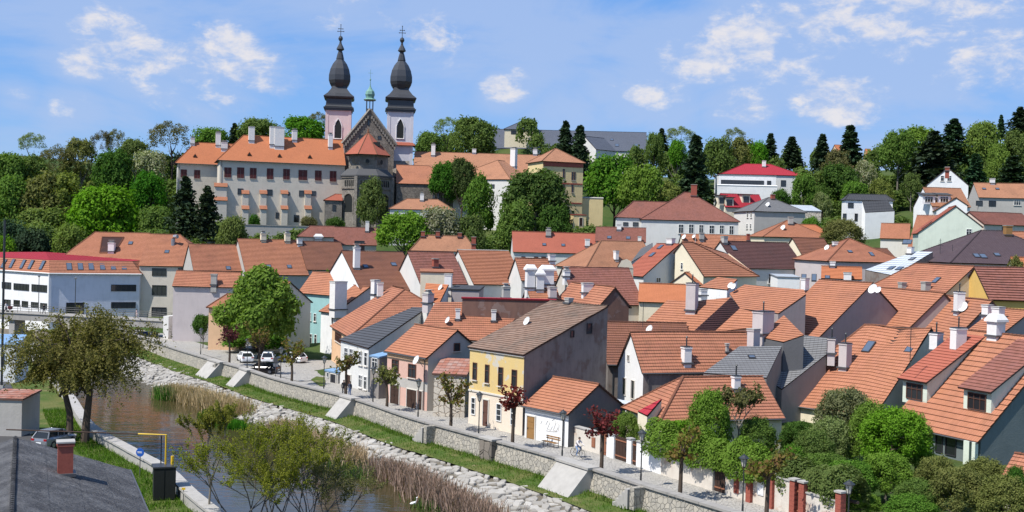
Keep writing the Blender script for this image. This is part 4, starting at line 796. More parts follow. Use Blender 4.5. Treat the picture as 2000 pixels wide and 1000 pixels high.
q=MB(); q.mesh([V((*G(x,y,.07)[:2],.07)) for x,y in[(395,691),(440,672),(520,668),(600,694),(648,692),(668,742),(640,740),(585,745),(470,715)]],[tuple(range(9))]); struct(q.build('paved_square','paving'))
q=MB(); q.mesh([V((*G(x,y,.10)[:2],.10)) for x,y in[(607,741),(618,735),(636,737),(634,754),(624,753)]],[tuple(range(5))]); struct(q.build('lawn','grass_ground'))
# ---------------- the castle hill: chateau with buttresses, basilica, outbuildings
CH=dict(tile='t_bright',wall='w_chateau',course=.34,step=.02,wb=.03,gut=True)
wr=[(438,327,452,347),(463,327,477,348),(488,328,501,349),(521,329,534,350),(553,330,566,351),(583,332,600,352),(615,333,628,353),(644,334,657,355)]
hc=house('long grey-beige chateau wing with red shutters, buttresses and orange roof',(476,264,326),('th',17.2,668),(424,312),hipA='eq',gz=19.5,**CH,ov=.8,name='chateau',cat='castle',
 win=[('1',)+r+('s',) for r in wr]+[('1',464,368,475,380,'d'),('1',521,370,532,382,'d'),('1',561,375,566,382,'d'),('1',584,372,595,384,'d'),('1',607,373,617,383,'d'),('1',538,415,545,427,'d'),('1',574,420,584,434,'d')],
 chim=[('1',491,275,248,1.6,1.6,'chim_white',0),('1',537,283,248,3.0,2.2,'chim_white',0),('1',545,286,249,2.6,2.0,'chim_white',0),('1',575,274,255,1.4,1.4,'chim_white',1),('1',645,288,263,1.2,1.4,'chim_white',1)])
hl=house('left block of the chateau with bright white end wall and two shuttered windows',(382,278,338),('th',17.2,462),(342,318),hipA='eq',gz=19,**CH,ov=.7,wA='w_white',name='chateau',cat='castle',win=[('1',353,331,365,347,'s'),('1',379,332,391,349,'s')],  # sunlight put into the end wall's colour, whiter than the beige front
 chim=[('1',376,281,270,1.2,1.2,'chim_white',1),('1',426,284,260,1.4,1.4,'chim_white',1),('1',438,291,278,1.8,1.6,'chim_white',1)])
# small gabled vents on the roofs
for (h_,pts) in((hc,[(487,303),(546,306),(605,308)]),(hl,[(381,306)])):
    for x,y in pts:
        p=onplane(x,y,h_['po']['1'],h_['pn']['1']); n=h_['n']; u=h_['d']; q=MB(); q.mesh([p+u*.7+n*.4-UP*.1,p-u*.7+n*.4-UP*.1,p+n*.4+UP*.9,p-n*1.2+UP*.9],[(0,1,2),(0,2,3),(1,3,2)]); q.build('roof_vent','t_bright',h_['roof'],h_['org'])
        q=MB(); q.mesh([p+u*.45+n*.42,p-u*.45+n*.42,p+n*.42+UP*.62],[(0,1,2)]); q.build('vent_opening','black',h_['roof'],h_['org'])
# east-wall buttresses, each with two tiled caps
def buttress(h_,px,ytop,ymid,w=1.7):
    n,d,pp,org,par=h_['n'],h_['d'],h_['pp']['1'],h_['org'],h_['par']; t=onplane(px,ytop,pp,n); m=onplane(px,ymid,pp,n); z0=h_['z0']-2
    b=MB(); f=lambda s,t_,z:V((t.x,t.y,0))+d*s+n*t_+UP*z
    for (dep,zt) in((.9,t.z),(2.0,m.z)):
        b.mesh([f(s*w/2,k,z) for z in(z0,zt) for s,k in((-1,-.1),(1,-.1),(1,dep),(-1,dep))],[(4,5,6,7),(0,1,5,4),(1,2,6,5),(2,3,7,6),(3,0,4,7)])
    o=b.build('buttress','w_chateau',par,org)
    for (dep,zt) in((.9,t.z),(2.0,m.z)):
        c=MB(); roofplane(c,[f(-w/2-.2,dep+.25,zt+.02),f(w/2+.2,dep+.25,zt+.02),f(w/2+.2,.0 if dep<1 else .85,zt+1.1),f(-w/2-.2,.0 if dep<1 else .85,zt+1.1)],.3,.03,0); c.build('buttress_cap',['t_orange','t_orange'],o,org)
for px in(479,514,555,601): buttress(hc,px,379,409)
buttress(hc,431,365,392,3.2)
# low hedges and stone terrace below
facet_=boxhouse('grey rendered terrace wall below the chateau buttresses',470,438,300,16,690,2,8,'concrete','w_grey',name='terrace_wall',cat='wall',fall=.02)
boxhouse('long stone terrace wall below the basilica',690,444,306,4,940,2,8,'concrete','church_stone',name='terrace_wall',cat='wall',fall=.02)
boxhouse('cream garden wall with orange coping below the dark pines',400,470,285,40,422,.6,8,'t_orange','w_cream',name='garden_wall',cat='wall',fall=.05)
# basilica
AX=V((-.124,.992,0)); LT=V((.992,.124,0))
bas=P(722,440,325); bas.z=19; BR=tag(empty('basilica',bas),'dark stone basilica with twin pale towers, onion domes and polygonal apse','church'); RZ=math.atan2(LT.y,LT.x)
CTRL.append((bas.x,bas.y,19)); CTRL.append((bas.x+12,bas.y+30,21))
def mat_at(px,py,d): return P(px,py,d)
def tower(px,d,yb,yt,wpx,wm='w_tower'):
    t=P(px,yt,d); b=P(px,yb,d); s=d/FPX; W=wpx*s; x,y=t.x,t.y; q=MB(); q.box((x,y,(t.z+26)/2),W,W,t.z-26,RZ)
    for sx in(-1,1):
        for sy in(-1,1):
            c=V((x,y,0))+LT*sx*(W/2-.35)+AX*sy*(W/2-.35); q.box((c.x,c.y,(t.z+26)/2-.3),.9,.9,t.z-26.6,RZ)
    o=q.build('tower',wm,BR,bas)
    q=MB(); q.box((x,y,t.z+.15),W+1.5,W+1.5,.35,RZ); q.box((x,y,t.z-.35),W+.8,W+.8,.6,RZ); q.build('cornice','leadroof',o,bas)
    # pointed belfry window on the east face
    c=V((x,y,0))-AX*(W/2+.02); wz=P(px,258,d).z; q=MB(); hw=.95*W/7.7; pr=[(-hw,-2.2),(hw,-2.2),(hw,1.4),(hw*.55,2.7),(0,3.5),(-hw*.55,2.7),(-hw,1.4)]
    q.mesh([c+LT*a-AX*.06+UP*(wz+b_) for a,b_ in pr],[tuple(range(7))]); w=q.build('belfry_window','black',o,bas)
    q=MB(); ring=[c+LT*a*1.25-AX*.1+UP*(wz+b_*1.06) for a,b_ in pr]; ring.append(ring[0]); q.tube(ring,.16,5); q.build('window_surround','w_white',w,bas)
    # baroque helm: square skirt, octagonal bulb, lantern neck, finial
    q=MB(); k=W/2*1.414; m=lambda pr_,n,rt: q.lathe([(r*k,z*s) for r,z in pr_],n,(x,y,t.z),rt)
    m([(1.12,3),(1.02,6),(1.0,18),(1.18,20),(1.22,23),(.9,30),(.66,38),(.55,44)],4,RZ+math.pi/4)
    q2=MB(); q2.lathe([(r*k,z*s) for r,z in[(.46,42),(.60,50),(.66,56),(.655,66),(.57,78),(.43,88),(.27,95),(.17,99)]],8,(x,y,t.z),RZ+math.pi/8)
    q2.lathe([(r*k,z*s) for r,z in[(.24,98),(.17,108),(.11,114),(.24,117),(.19,121),(.08,128),(.05,134)]],8,(x,y,t.z),RZ+math.pi/8)
    hm=q.build('helm_skirt','leadroof',o,bas); q2.build('onion_dome','leadroof',hm,bas)
    q=MB(); q.lathe([(.01,133),(.10,135),(.13,138),(.10,141),(.01,143)],10,(0,0,0)); 
    q=MB(); q.lathe([(r*k,z*s) for r,z in[(.01,132),(.10,134.5),(.135,138),(.10,141.5),(.01,144)]],10,(x,y,t.z)); bz=t.z+143*s; q.tube([(x,y,bz),(x,y,bz+22*s)],.10,5)
    for zz,hw_ in((9,.85),(14,.6)): q.tube([V((x,y,bz+zz*s))-LT*hw_,V((x,y,bz+zz*s))+LT*hw_],.10,5)
    for zz,xx in((9,-.9),(9,.9),(22,0),(14,-.65),(14,.65)): q.lathe([(.01,-.2),(.2,0),(.01,.2)],6,tuple(V((x,y,bz+zz*s))+LT*xx))
    q.build('cross_finial','leadroof',hm,bas)
    return t
plaster('w_tower',(.66,.54,.53),.35,(.42,.33,.34)); plaster('w_tower2',(.62,.61,.65),.3,(.4,.38,.42))
tl=tower(662,352,275,214,48); tr=tower(782,352,290,217,49,'w_tower2')
# tiled skirt roof round the right tower's foot
q=MB(); t=P(783,282,352); W=49*352/FPX
for s_,a_ in((-AX,LT),(LT,AX)):
    c=V((tr.x,tr.y,t.z))+s_*(W/2); roofplane(q,[c-a_*(W/2+.8)+s_*.9-UP*.6,c+a_*(W/2+.8)+s_*.9-UP*.6,c+a_*W/2+UP*.4,c-a_*W/2+UP*.4],.35,.03,0)
q.build('skirt_roof',['t_red','wood_dark'],BR,bas)
# nave with stone east gable
ga=P(723,216,332); hw=48*332/FPX; zw=P(723,276,332).z; nb=ga+AX*26
q=MB(); f=lambda s,t_,z:V((ga.x,ga.y,0))+LT*s+AX*t_+UP*z
q.face([f(-hw,0,16),f(hw,0,16),f(hw,0,zw),V(ga),f(-hw,0,zw)]); q.face([f(hw,0,16),f(hw,26,16),f(hw,26,zw),f(hw,0,zw)]); q.face([f(-hw,26,16),f(-hw,0,16),f(-hw,0,zw),f(-hw,26,zw)])
nv=q.build('nave_wall','church_stone',BR,bas)
q=MB(); 
for s in(-1,1): roofplane(q,[f(s*(hw+.5),.5,zw-.55),f(s*(hw+.5),26,zw-.55),f(0,26,ga.z-.1),f(0,.5,ga.z-.1)],.35,.03,0)
q.build('nave_roof',['t_red','wood_dark'],BR,bas)
q=MB()
for s in(-1,1):
    a_,b_=f(s*(hw+.7),-.1,zw-.9),f(0,-.1,ga.z+.35); L_=(b_-a_).length; n_=14
    q.tube([a_,b_],.45,4)
    for k in range(1,n_): q.box(tuple(a_.lerp(b_,k/n_)+V((0,0,-1.6))-AX*.05),.5,.5,.9,RZ)
q.build('gable_verge','church_light',nv,bas)
for (x,y,w_,h_) in((720,240,.5,1.6),(707,269,1.6,1.4),(741,269,1.,1.)):
    p=onplane(x,y,V(ga),AX); put_window(BR,bas,p-AX*.02,RZ+math.pi,w_,h_,'g')
# lantern turret with copper dome on the ridge
c=P(722,216,337); s=337/FPX; q=MB(); q.box((c.x,c.y,c.z-2*s),14*s,14*s,10*s,RZ); 
for sx in(-1,1):
    for sy in(-1,1): q.box(tuple(V((c.x,c.y,c.z+10*s))+LT*sx*6*s+AX*sy*6*s),2.2*s,2.2*s,18*s,RZ)
q.box((c.x,c.y,c.z+10*s),1.6*s,1.6*s,18*s,RZ); q.build('lantern_turret','leadroof',BR,bas)
q=MB(); q.lathe([(r*s,z*s) for r,z in[(11,19),(13,21),(8,24),(8.5,27),(10,31),(8.5,37),(4,42),(2,46),(.8,50),(.6,58),(1.8,60),(.4,63)]],8,tuple(c),RZ+.39); q.tube([V((c.x,c.y,c.z+62*s)),V((c.x,c.y,c.z+80*s))],.05,5); q.tube([V((c.x,c.y,c.z+73*s))-LT*.7,V((c.x,c.y,c.z+73*s))+LT*.7],.05,5); q.build('copper_dome','copper',BR,bas)
# apse: arcaded lower storey, sloped offset, upper drum, tiled cone
def apse(cx,ytop,ybot,d,rpx,n=8,mat='church_light',name='apse_wall'):
    t=P(cx,ytop,d); s=d/FPX; r=rpx*s; zb=P(cx,ybot,d).z if ybot else 14
    c=V((t.x,t.y,0))+AX*r*.35; q=MB(); q.lathe([(r,zb),(r,t.z)],n,tuple(c),RZ+math.pi/8); return c,r,t.z,s,q.build(name,mat,BR,bas)
cl,rl,zl,s,low=apse(717,346,None,322,52); cu,ru,zu,s,upw=apse(720,303,336,324,41)
cu=cl.copy()
q=MB(); q.lathe([(rl+.5,zl),(rl+.5,zl+.35),(ru+.1,zl+15*s),(ru,zl+15*s)],8,tuple(V((cl.x,cl.y,0))),RZ+math.pi/8); q.build('apse_offset_roof','t_slate',BR,bas)
apx=P(720,259,326); pc=V((cl.x,cl.y,0)); q=MB(); ring=[pc+V((math.cos(RZ+math.pi/8+k*math.pi/4),math.sin(RZ+math.pi/8+k*math.pi/4),0))*(ru+.9)+UP*(zu-.1) for k in range(8)]; ap=V((pc.x,pc.y,apx.z)); 
for k in range(8): roofplane(q,[ring[k],ring[(k+1)%8],ap],.34,.02,0)
cone=q.build('apse_roof',['t_red','wood_dark'],BR,bas)
q=MB()
for k in range(8): q.tube([ring[k],ap],.14,5)
q.lathe([(.35,0),(.2,.5),(.05,1.1)],8,tuple(ap)); q.build('roof_ribs','t_tan',cone,bas)
q=MB(); q.box(tuple(ring[6].lerp(ap,.45).lerp(ring[7].lerp(ap,.45),.5)+UP*.1),1.9,1.2,1.2,RZ); q.build('roof_hatch','black',cone,bas)
for k in range(8):   # arcades, round windows, tall arches on the polygon faces
    a=RZ+math.pi/8+(k+.5)*math.pi/4; nn=V((math.cos(a),math.sin(a),0))
    if nn.dot(-AX)<.15: continue
    tt=V((-nn.y,nn.x,0)); ap_=rl*math.cos(math.pi/8); fc=pc+nn*(ap_+.03)
    q=MB()
    for i in range(5): c_=fc+tt*((i-2)*.75)+UP*(zl-1.9); q.box(tuple(c_),.14,.42,1.7,a)
    q.build('arcade_openings','black',low,bas)
    q=MB(); q.box(tuple(fc+UP*(zl-3.3)),.5,rl*.8,.35,a); q.box(tuple(fc+UP*(zl-.25)),.5,rl*.8,.4,a); q.build('string_course','church_stone',low,bas)
    q=MB(); hw2=1.55; pr=[(-hw2,-3.5),(hw2,-3.5),(hw2,-.2)]+[(hw2*math.cos(g_),hw2*math.sin(g_)) for g_ in[.35*j for j in range(1,9)]]+[(-hw2,-.2)]
    pz=zl-6.4; q.mesh([fc+nn*.02+tt*x_+UP*(pz+y_) for x_,y_ in pr],[tuple(range(len(pr)))]); w=q.build('arched_window','black',low,bas)
    q=MB(); rg=[fc+nn*.1+tt*x_*1.15+UP*(pz+y_*1.08) for x_,y_ in pr[1:]]; q.tube(rg,.22,5); q.build('arch_moulding','church_light',w,bas)
    fu=pc+nn*(ru*math.cos(math.pi/8)+.03); q=MB(); q.mesh([fu+nn*.03+tt*math.cos(j*.628)*.55+UP*((zl+15*s+zu)/2+math.sin(j*.628)*.7) for j in range(10)],[tuple(range(10))]); q.build('round_window','black',upw,bas)
    e=pc+V((math.cos(a+math.pi/8),math.sin(a+math.pi/8),0))*(rl+.15); q=MB(); q.box((e.x,e.y,(zl+14)/2),.9,.9,zl-14,a+math.pi/8); q.build('corner_pilaster','church_light',low,bas)
# side chapel, aisle with orange roof, stone flank walls
C2=dict(course=.34,step=.02,wb=.02,gut=False)
house('basilica north aisle with bright orange roof and dark stone walls',(838,324,332),('th',186,775),(876,361),pit=36,hipA='eq',gz=19,tile='t_orange',wall='church_stone',**C2,name='church_aisle',cat='church',win=[('1',845,377,850,388,'g'),('1',854,377,859,388,'g')])
house('small side apse with low tiled roof left of the basilica apse',(655,379,322),('th',10,668),(640,391),pit=30,hipA='eq',gz=19,tile='t_red',wall='church_light',**C2,name='side_chapel',cat='chapel',win=[('1',649,400,656,412,'g')])
boxhouse('tall dark stone flank wall right of the apse',768,345,330,8,800,6,19,'church_stone','church_stone',name='church_wall',cat='wall',fall=5)
house('low tiled gatehouse roof below the basilica aisle',(795,388,304),('th',4,855),(775,408),pit=32,hipA='eq',hipB='eq',gz=16,tile='t_tan',wall='w_pale',**C2,chim=[('1',824,392,379,1.0,1.0,'chim_white',1)])
# north wings
house('long smooth orange roof of the north chateau wing',(811,296,352),('th',2,1112),(811,345),pit=34,gz=22,tile='t_tan',wall='w_pale',course=.3,step=.01,wb=.02,chim=[('1',846,304,283,1.2,1.4,'chim_white',1),('1',926,299,291,1.2,1.2),('1',1045,302,292,1.2,1.2,'chim_white',1)],name='chateau_wing',cat='castle')
house('hipped orange wing with white wall and very tall white chimney',(972,313,330),('th',60,985),(918,341),pit=30,hipA='eq',gz=22,tile='t_tan',wall='w_pale',course=.3,step=.01,chim=[('1',1003,326,291,1.4,1.6,'chim_white',1)],name='chateau_wing',cat='castle',win=[('A',958,360,966,368,'d')])
hv=house('tall yellow villa with dark red trim and orange pyramid roof',(1084,290,302),('th',20,1087),(1095,316),pit=33,hipA='eq',hipB='eq',gz=20,tile='t_tan',wall='w_yellow',course=.3,step=.01,wb=.01,ov=.5,name='yellow_villa',win=[('1',1099,330,1103,350,'b'),('1',1099,356,1103,376,'b'),('1',1116,336,1120,352,'b'),('1',1121,336,1124,352,'b'),('1',1116,360,1120,376,'b')])
q=MB(); p_=hv['a'];w_=hv['w']
for zz,hh_ in((-.7,1.1),(-5.5,.35),(-10.5,.35)): q.box((((hv['a']+hv['b'])/2).x,((hv['a']+hv['b'])/2).y,hv['ez']+zz),2*w_-.75,2*w_-.75,hh_,math.atan2(hv['d'].y,hv['d'].x))
q.build('red_trim','brickred',hv['par'],hv['org'])
p=P(1115,340,303); q=MB(); q.box((p.x,p.y,(hv['ez']+20)/2+.5),3.2,3.2,hv['ez']-19,R_(20)); o=q.build('stair_turret','w_yellow',hv['par'],hv['org'])
q=MB()
for zz in(0,-4.5,-9): q.box((p.x,p.y,hv['ez']+zz+.5),3.6,3.6,.5,R_(20))
q.build('turret_band','brickred',o,hv['org'])
for zz in(-2,-6.5,-11):
    for sx in(-.8,.8):
        nn=V((math.sin(R_(20)),-math.cos(R_(20)),0)); u_=V((math.cos(R_(20)),math.sin(R_(20)),0)); put_window(hv['par'],hv['org'],V((p.x,p.y,hv['ez']+zz))+nn*1.62+u_*sx,R_(20)+math.pi,.8,2.2,'b')
boxhouse('low yellow gate building with red coping beside the villa',1120,419,285,15,1145,5,17,'brickred','w_yellow',name='gatehouse',doors=[('1',1131,425,1138,441,'wood_dark')])
boxhouse('long yellow garden wall right of the villa',1125,386,300,5,1178,.6,20,'concrete','w_yellow',name='garden_wall',cat='wall')
hb=house('long storehouse with dark blue-grey roof and square roof cupola',(962,252,420),('th',-2,1262),(956,289),pit=36,gz=38,tile='t_greyblue',wall='w_pale',course=.5,step=.02,wb=0,name='storehouse',cat='building',sky=[('1',1205,284,1.4,1.8),('1',1242,284,1.4,1.8),('1',1195,273,1.2,1.2)])
house('square cupola with dark hipped cap on the storehouse roof',(1011,240,414),('th',-2,1018),(990,252),pit=30,hipA='eq',hipB='eq',g=6,tile='t_greyblue',wall='w_cream',course=.5,step=.02,wb=0,name='roof_cupola',cat='cupola',win=[('1',998,255,1008,262,'d'),('1',1011,255,1021,262,'d')])
house('pale gabled house with dark blue-grey roof behind the spruces',(1142,266,395),('th',40,1180),(1170,292),pit=38,gz=38,tile='t_greyblue',wall='w_pale',course=.5,wb=0,step=.02)
# modern villa with red roof
boxhouse('modern white villa with ribbon window and balcony',1404,341,335,-4,1516,9,24,'t_zinc','w_white',name='modern_villa',win=[('1',1408,352,1492,360,'d'),('1',1498,353,1506,361,'d')],ctrl=True)
boxhouse('long white balcony parapet of the modern villa',1402,361,331.5,-4,1518,1.5,29.5,'w_white','w_white',name='balcony',cat='balcony')
boxhouse('grey ground floor of the modern villa under the balcony',1420,371,334,-4,1510,6,24,'concrete','w_beige',name='ground_floor',win=[('1',1458,372,1470,380,'d'),('1',1481,372,1489,380,'d')])
house('low crimson metal roof on the modern villa',(1505,321,352),('th',178,1455),(1560,343),pit=24,hipA='eq',hipB='eq',gz=26,tile='t_redmetal',wall='w_pale',course=.6,step=.01,wb=0,name='villa_roof',win=[('1',1525,352,1535,364,'d'),('1',1549,354,1564,362,'d')],chim=[('1',1492,326,314,1.0,1.0)])
house('orange house roof peeping through the hilltop trees',(1630,283,400),('th',10,1660),(1625,300),pit=40,gz=42,tile='t_bright',wall='w_peach')
house('second orange roof among the hilltop conifers',(1690,291,395),('th',-5,1700),(1684,305),pit=40,gz=42,tile='t_bright',wall='w_peach')
# ---------------- ground of the town and hill
for c_ in [(-300,420,16),(-220,330,10),(-150,300,5),(-120,330,16),(-60,300,12),(-200,500,42),(-60,430,40),(60,470,44),(160,430,44),(300,430,50),(200,330,34),(260,320,38),(120,360,34),(0,380,34),(-100,380,32),(-150,420,34),(0,700,60),(300,700,70),(-300,700,60),(-320,900,60),(320,900,70),(0,900,60),(60,60,0),(100,60,0),(140,90,0),(200,150,4),(250,200,12),(280,250,26),(-90,235,0),(40,70,0),(-40,180,0),(-25,160,0),(-70,260,3),(-80,275,8),(-110,290,9),(70,330,22),(20,300,15),(40,290,13),(-20,290,12),(0,275,10)]: CTRL.append(c_)
CT=np.array(CTRL)
def ground(x,y):
    d2=(CT[:,0]-x)**2+(CT[:,1]-y)**2+4.; k=np.argsort(d2)[:9]; w_=1/d2[k]**1.5; return float((w_*CT[k,2]).sum()/w_.sum())
CLn=np.array([(p.x,p.y) for p in CL]); CNn=np.array([(n.x,n.y) for n in CN])
def tcoord(x,y):
    i=int(np.argmin((CLn[:,0]-x)**2+(CLn[:,1]-y)**2)); return (x-CLn[i,0])*CNn[i,0]+(y-CLn[i,1])*CNn[i,1]
xs=[-900,-600,-420]+list(range(-330,331,5))+[420,600,900]; ys=[-20,10,30,45]+list(range(55,330,3))+list(range(330,520,8))+[560,640,760,900,1300,2200,4000]
q=MB(); idx={}
vs=[]
for j,y in enumerate(ys):
    for i,x in enumerate(xs):
        z=ground(x,min(y,900)) if y<1000 else 62+.0*y
        t_=tcoord(x,y) if y<330 else -50
        if y<330: z=z if t_<-6 else (-.06 if t_<-1.5 else -4.5)
        if t_>-14 and t_<=-6 and y<330: z=min(z,max(-.05,z*(-t_-6)/8-.05))
        if y<205 and t_<-6 and t_>-30: z-=.02
        vs.append((x,y,z))
nx=len(xs); q.mesh(vs,[(j*nx+i,j*nx+i+1,(j+1)*nx+i+1,(j+1)*nx+i) for j in range(len(ys)-1) for i in range(nx-1)])
struct(q.build('ground','hill_ground',None,(0,0,0),True))
# ---------------- trees and plants
RG=np.random.default_rng(11)
def unit(n): v=RG.normal(size=(n,3)); return v/np.linalg.norm(v,axis=1,keepdims=True)
def leaf_quads(p,nrm,size,asp=.6):
    n=len(p); nrm=nrm/np.linalg.norm(nrm,axis=1,keepdims=True); a=np.cross(nrm,unit(n)); a/=np.linalg.norm(a,axis=1,keepdims=True)+1e-9; b=np.cross(nrm,a); s=size[:,None]
    return np.stack([p-a*s,p-b*s*asp,p+a*s,p+b*s*asp],1)
def mesh_quads(name,Q,mat):
    me=bpy.data.meshes.new(name); n=len(Q); me.vertices.add(4*n); me.vertices.foreach_set('co',Q.reshape(-1).astype(np.float32)); me.loops.add(4*n); me.loops.foreach_set('vertex_index',np.arange(4*n,dtype=np.int32)); me.polygons.add(n); me.polygons.foreach_set('loop_start',np.arange(0,4*n,4,dtype=np.int32)); me.update(calc_edges=True); me.validate()
    if mat: me.materials.append(MAT[mat])
    return me
def crown(nc,nl,leaf,spread=.72,cr=(.24,.40),flat=1.,droop=0.,inner=.12,top=0.):
    """unit crown: leaf clumps spread through the volume, gaps between them"""
    c=unit(nc); c[:,2]=np.where(c[:,2]<-.55,-c[:,2],c[:,2]); rad=spread*RG.uniform(.55,1.,nc)**.6; c=c*rad[:,None]; c[:,:2]*=1-top*np.clip(c[:,2:3],0,1)
    r=RG.uniform(*cr,nc); k=RG.choice(nc,nl,p=r**2/(r**2).sum()); d=unit(nl); d=d+.35*c[k]/(np.linalg.norm(c[k],axis=1,keepdims=True)+1e-6); d[:,2]+=.15; d/=np.linalg.norm(d,axis=1,keepdims=True)
    rr=RG.uniform(.55,1.08,nl)**.7; rr=np.where(RG.random(nl)<.14,RG.uniform(1.05,1.45,nl),rr); p=c[k]+d*(r[k]*rr)[:,None]; p[:,2]*=flat; p[:,2]-=droop*RG.random(nl)*np.hypot(p[:,0],p[:,1])
    return leaf_quads(p,d*.8+unit(nl)*.7+np.array([0,0,.25]),leaf*RG.uniform(.6,1.35,nl))
def shell(nc,nl,leaf): return crown(nc,nl,leaf)
CR={}
for k,a in dict(round=(46,6500,.058),oval=(52,6500,.056,.76,(.2,.34)),loose=(40,4200,.052,.8,(.16,.28)),dense=(60,9000,.05,.74,(.2,.32)),fine=(90,17000,.034,.76,(.14,.26)),wispy=(70,3600,.034,.85,(.1,.2)),bush=(36,5200,.06,.7,(.26,.42))).items():
    CR[k]=[crown(*a) for _ in range(3)]
def conifer(nlev=26,nb=15,pine=False):
    out=[]
    for i in range(nlev):
        z=.04+.95*(i+RG.uniform(-.3,.3))/nlev; R0=(1-z)**.8*(.30 if not pine else .36)*RG.uniform(.8,1.1)+.012
        if pine: R0=.34*math.sin(min(1,max(.05,(1.02-z)*1.15))*1.5)*RG.uniform(.7,1.1)
        for j in range(nb):
            a=RG.uniform(0,6.283); L=R0*RG.uniform(.55,1.15); m=11; t=np.linspace(.15,1,m); zz=z-.13*L/.3*t**1.6+.03*t+RG.uniform(-.02,.02)
            p=np.stack([np.cos(a)*L*t,np.sin(a)*L*t,zz],1)+RG.normal(0,.010,(m,3)); out.append(leaf_quads(p,np.tile([0,0,1.],(m,1))+unit(m)*.9,RG.uniform(.026,.05,m)*(1.1-.4*t)+.008,.6))
    return np.concatenate(out)
CR['spruce']=[conifer() for _ in range(3)]; CR['pine']=[conifer(20,13,True) for _ in range(2)]
MESHC={}
def crown_mesh(kind,v,mat):
    k=(kind,v%len(CR[kind]),mat)
    if k not in MESHC: MESHC[k]=mesh_quads('crown',CR[kind][k[1]],mat)
    return MESHC[k]
def trunk_data(lean=.05,limbs=7,mat='bark',r=.03,top=.75,spread=.42):
    """unit trunk from z=0 to 1 with limbs reaching into the crown"""
    q=MB(); rr=random.Random(hash((lean,limbs,mat))%999); pts=[(lean*math.sin(3*t),lean*math.cos(2*t)*.6-lean*.6,t*top) for t in[0,.25,.5,.75,1]]; q.tube(pts,[r*1.5,r*1.1,r,r*.75,r*.35],7)
    for i in range(limbs):
        t=rr.uniform(.42,.92); b=V((pts[2][0],pts[2][1],t*top)); a=rr.uniform(0,6.28); L=spread*rr.uniform(.5,1); e=b+V((math.cos(a)*L,math.sin(a)*L,L*rr.uniform(.5,1.1)))
        q.tube([b,b.lerp(e,.5)+V((0,0,-.03)),e],[r*.55,r*.35,r*.12],5)
    return q.data('trunk',mat)
TR=[trunk_data(.04,7),trunk_data(.08,8),trunk_data(.02,9,'bark_grey')]
TC=trunk_data(.0,0,'bark',.02,1.,.1)
NTREE=0
def tree(label,kind,mat,cx,cy,rx,ry,d,name='broadleaf_tree',group=None,gz=None,cat='tree',asp=None):
    global NTREE; NTREE+=1
    p=P(cx,cy,d); s=d/FPX; gx=ground(p.x,p.y) if gz is None else gz; R0=rx*s; Z=ry*s
    if kind in('spruce','pine'):
        top=p.z+Z; b=min(gx,p.z-Z); H=top-b; o=tag(empty(name,(p.x,p.y,b)),label,cat,group)
        hc_=2*Z; k=R0/.23
        link('crown',crown_mesh(kind,NTREE,mat),o,(0,0,top-hc_-b),NTREE*1.7,(k,k,hc_)); link('trunk',TC,o,(0,0,-.5),0,(H*.5,H*.5,H)); return o
    if kind!='wispy' and gx<p.z-Z:      # foliage down to shrub height, as these crowns stand
        top=p.z+Z; lowz=max(gx+(.2 if cat=='bush' else 1.2),p.z-Z-4.5); Z=(top-lowz)/2; p=V((p.x,p.y,(top+lowz)/2))
    b=min(gx,p.z-Z*.75); o=tag(empty(name,(p.x,p.y,b)),label,cat,group)
    link('crown',crown_mesh(kind,NTREE,mat),o,(0,0,p.z-b),NTREE*2.1,(R0,R0*1.0,Z)); Ht=p.z+Z*.55-b; link('trunk',TR[NTREE%3],o,(0,0,-.3),NTREE*1.3,(max(R0*1.4,Ht*.45),max(R0*1.4,Ht*.45),Ht)); return o
GW='trees on the wooded slope left of the chateau'; GB='trees behind the chateau'; GP='trees in the park below the chateau'; GH='trees on the hill at right'
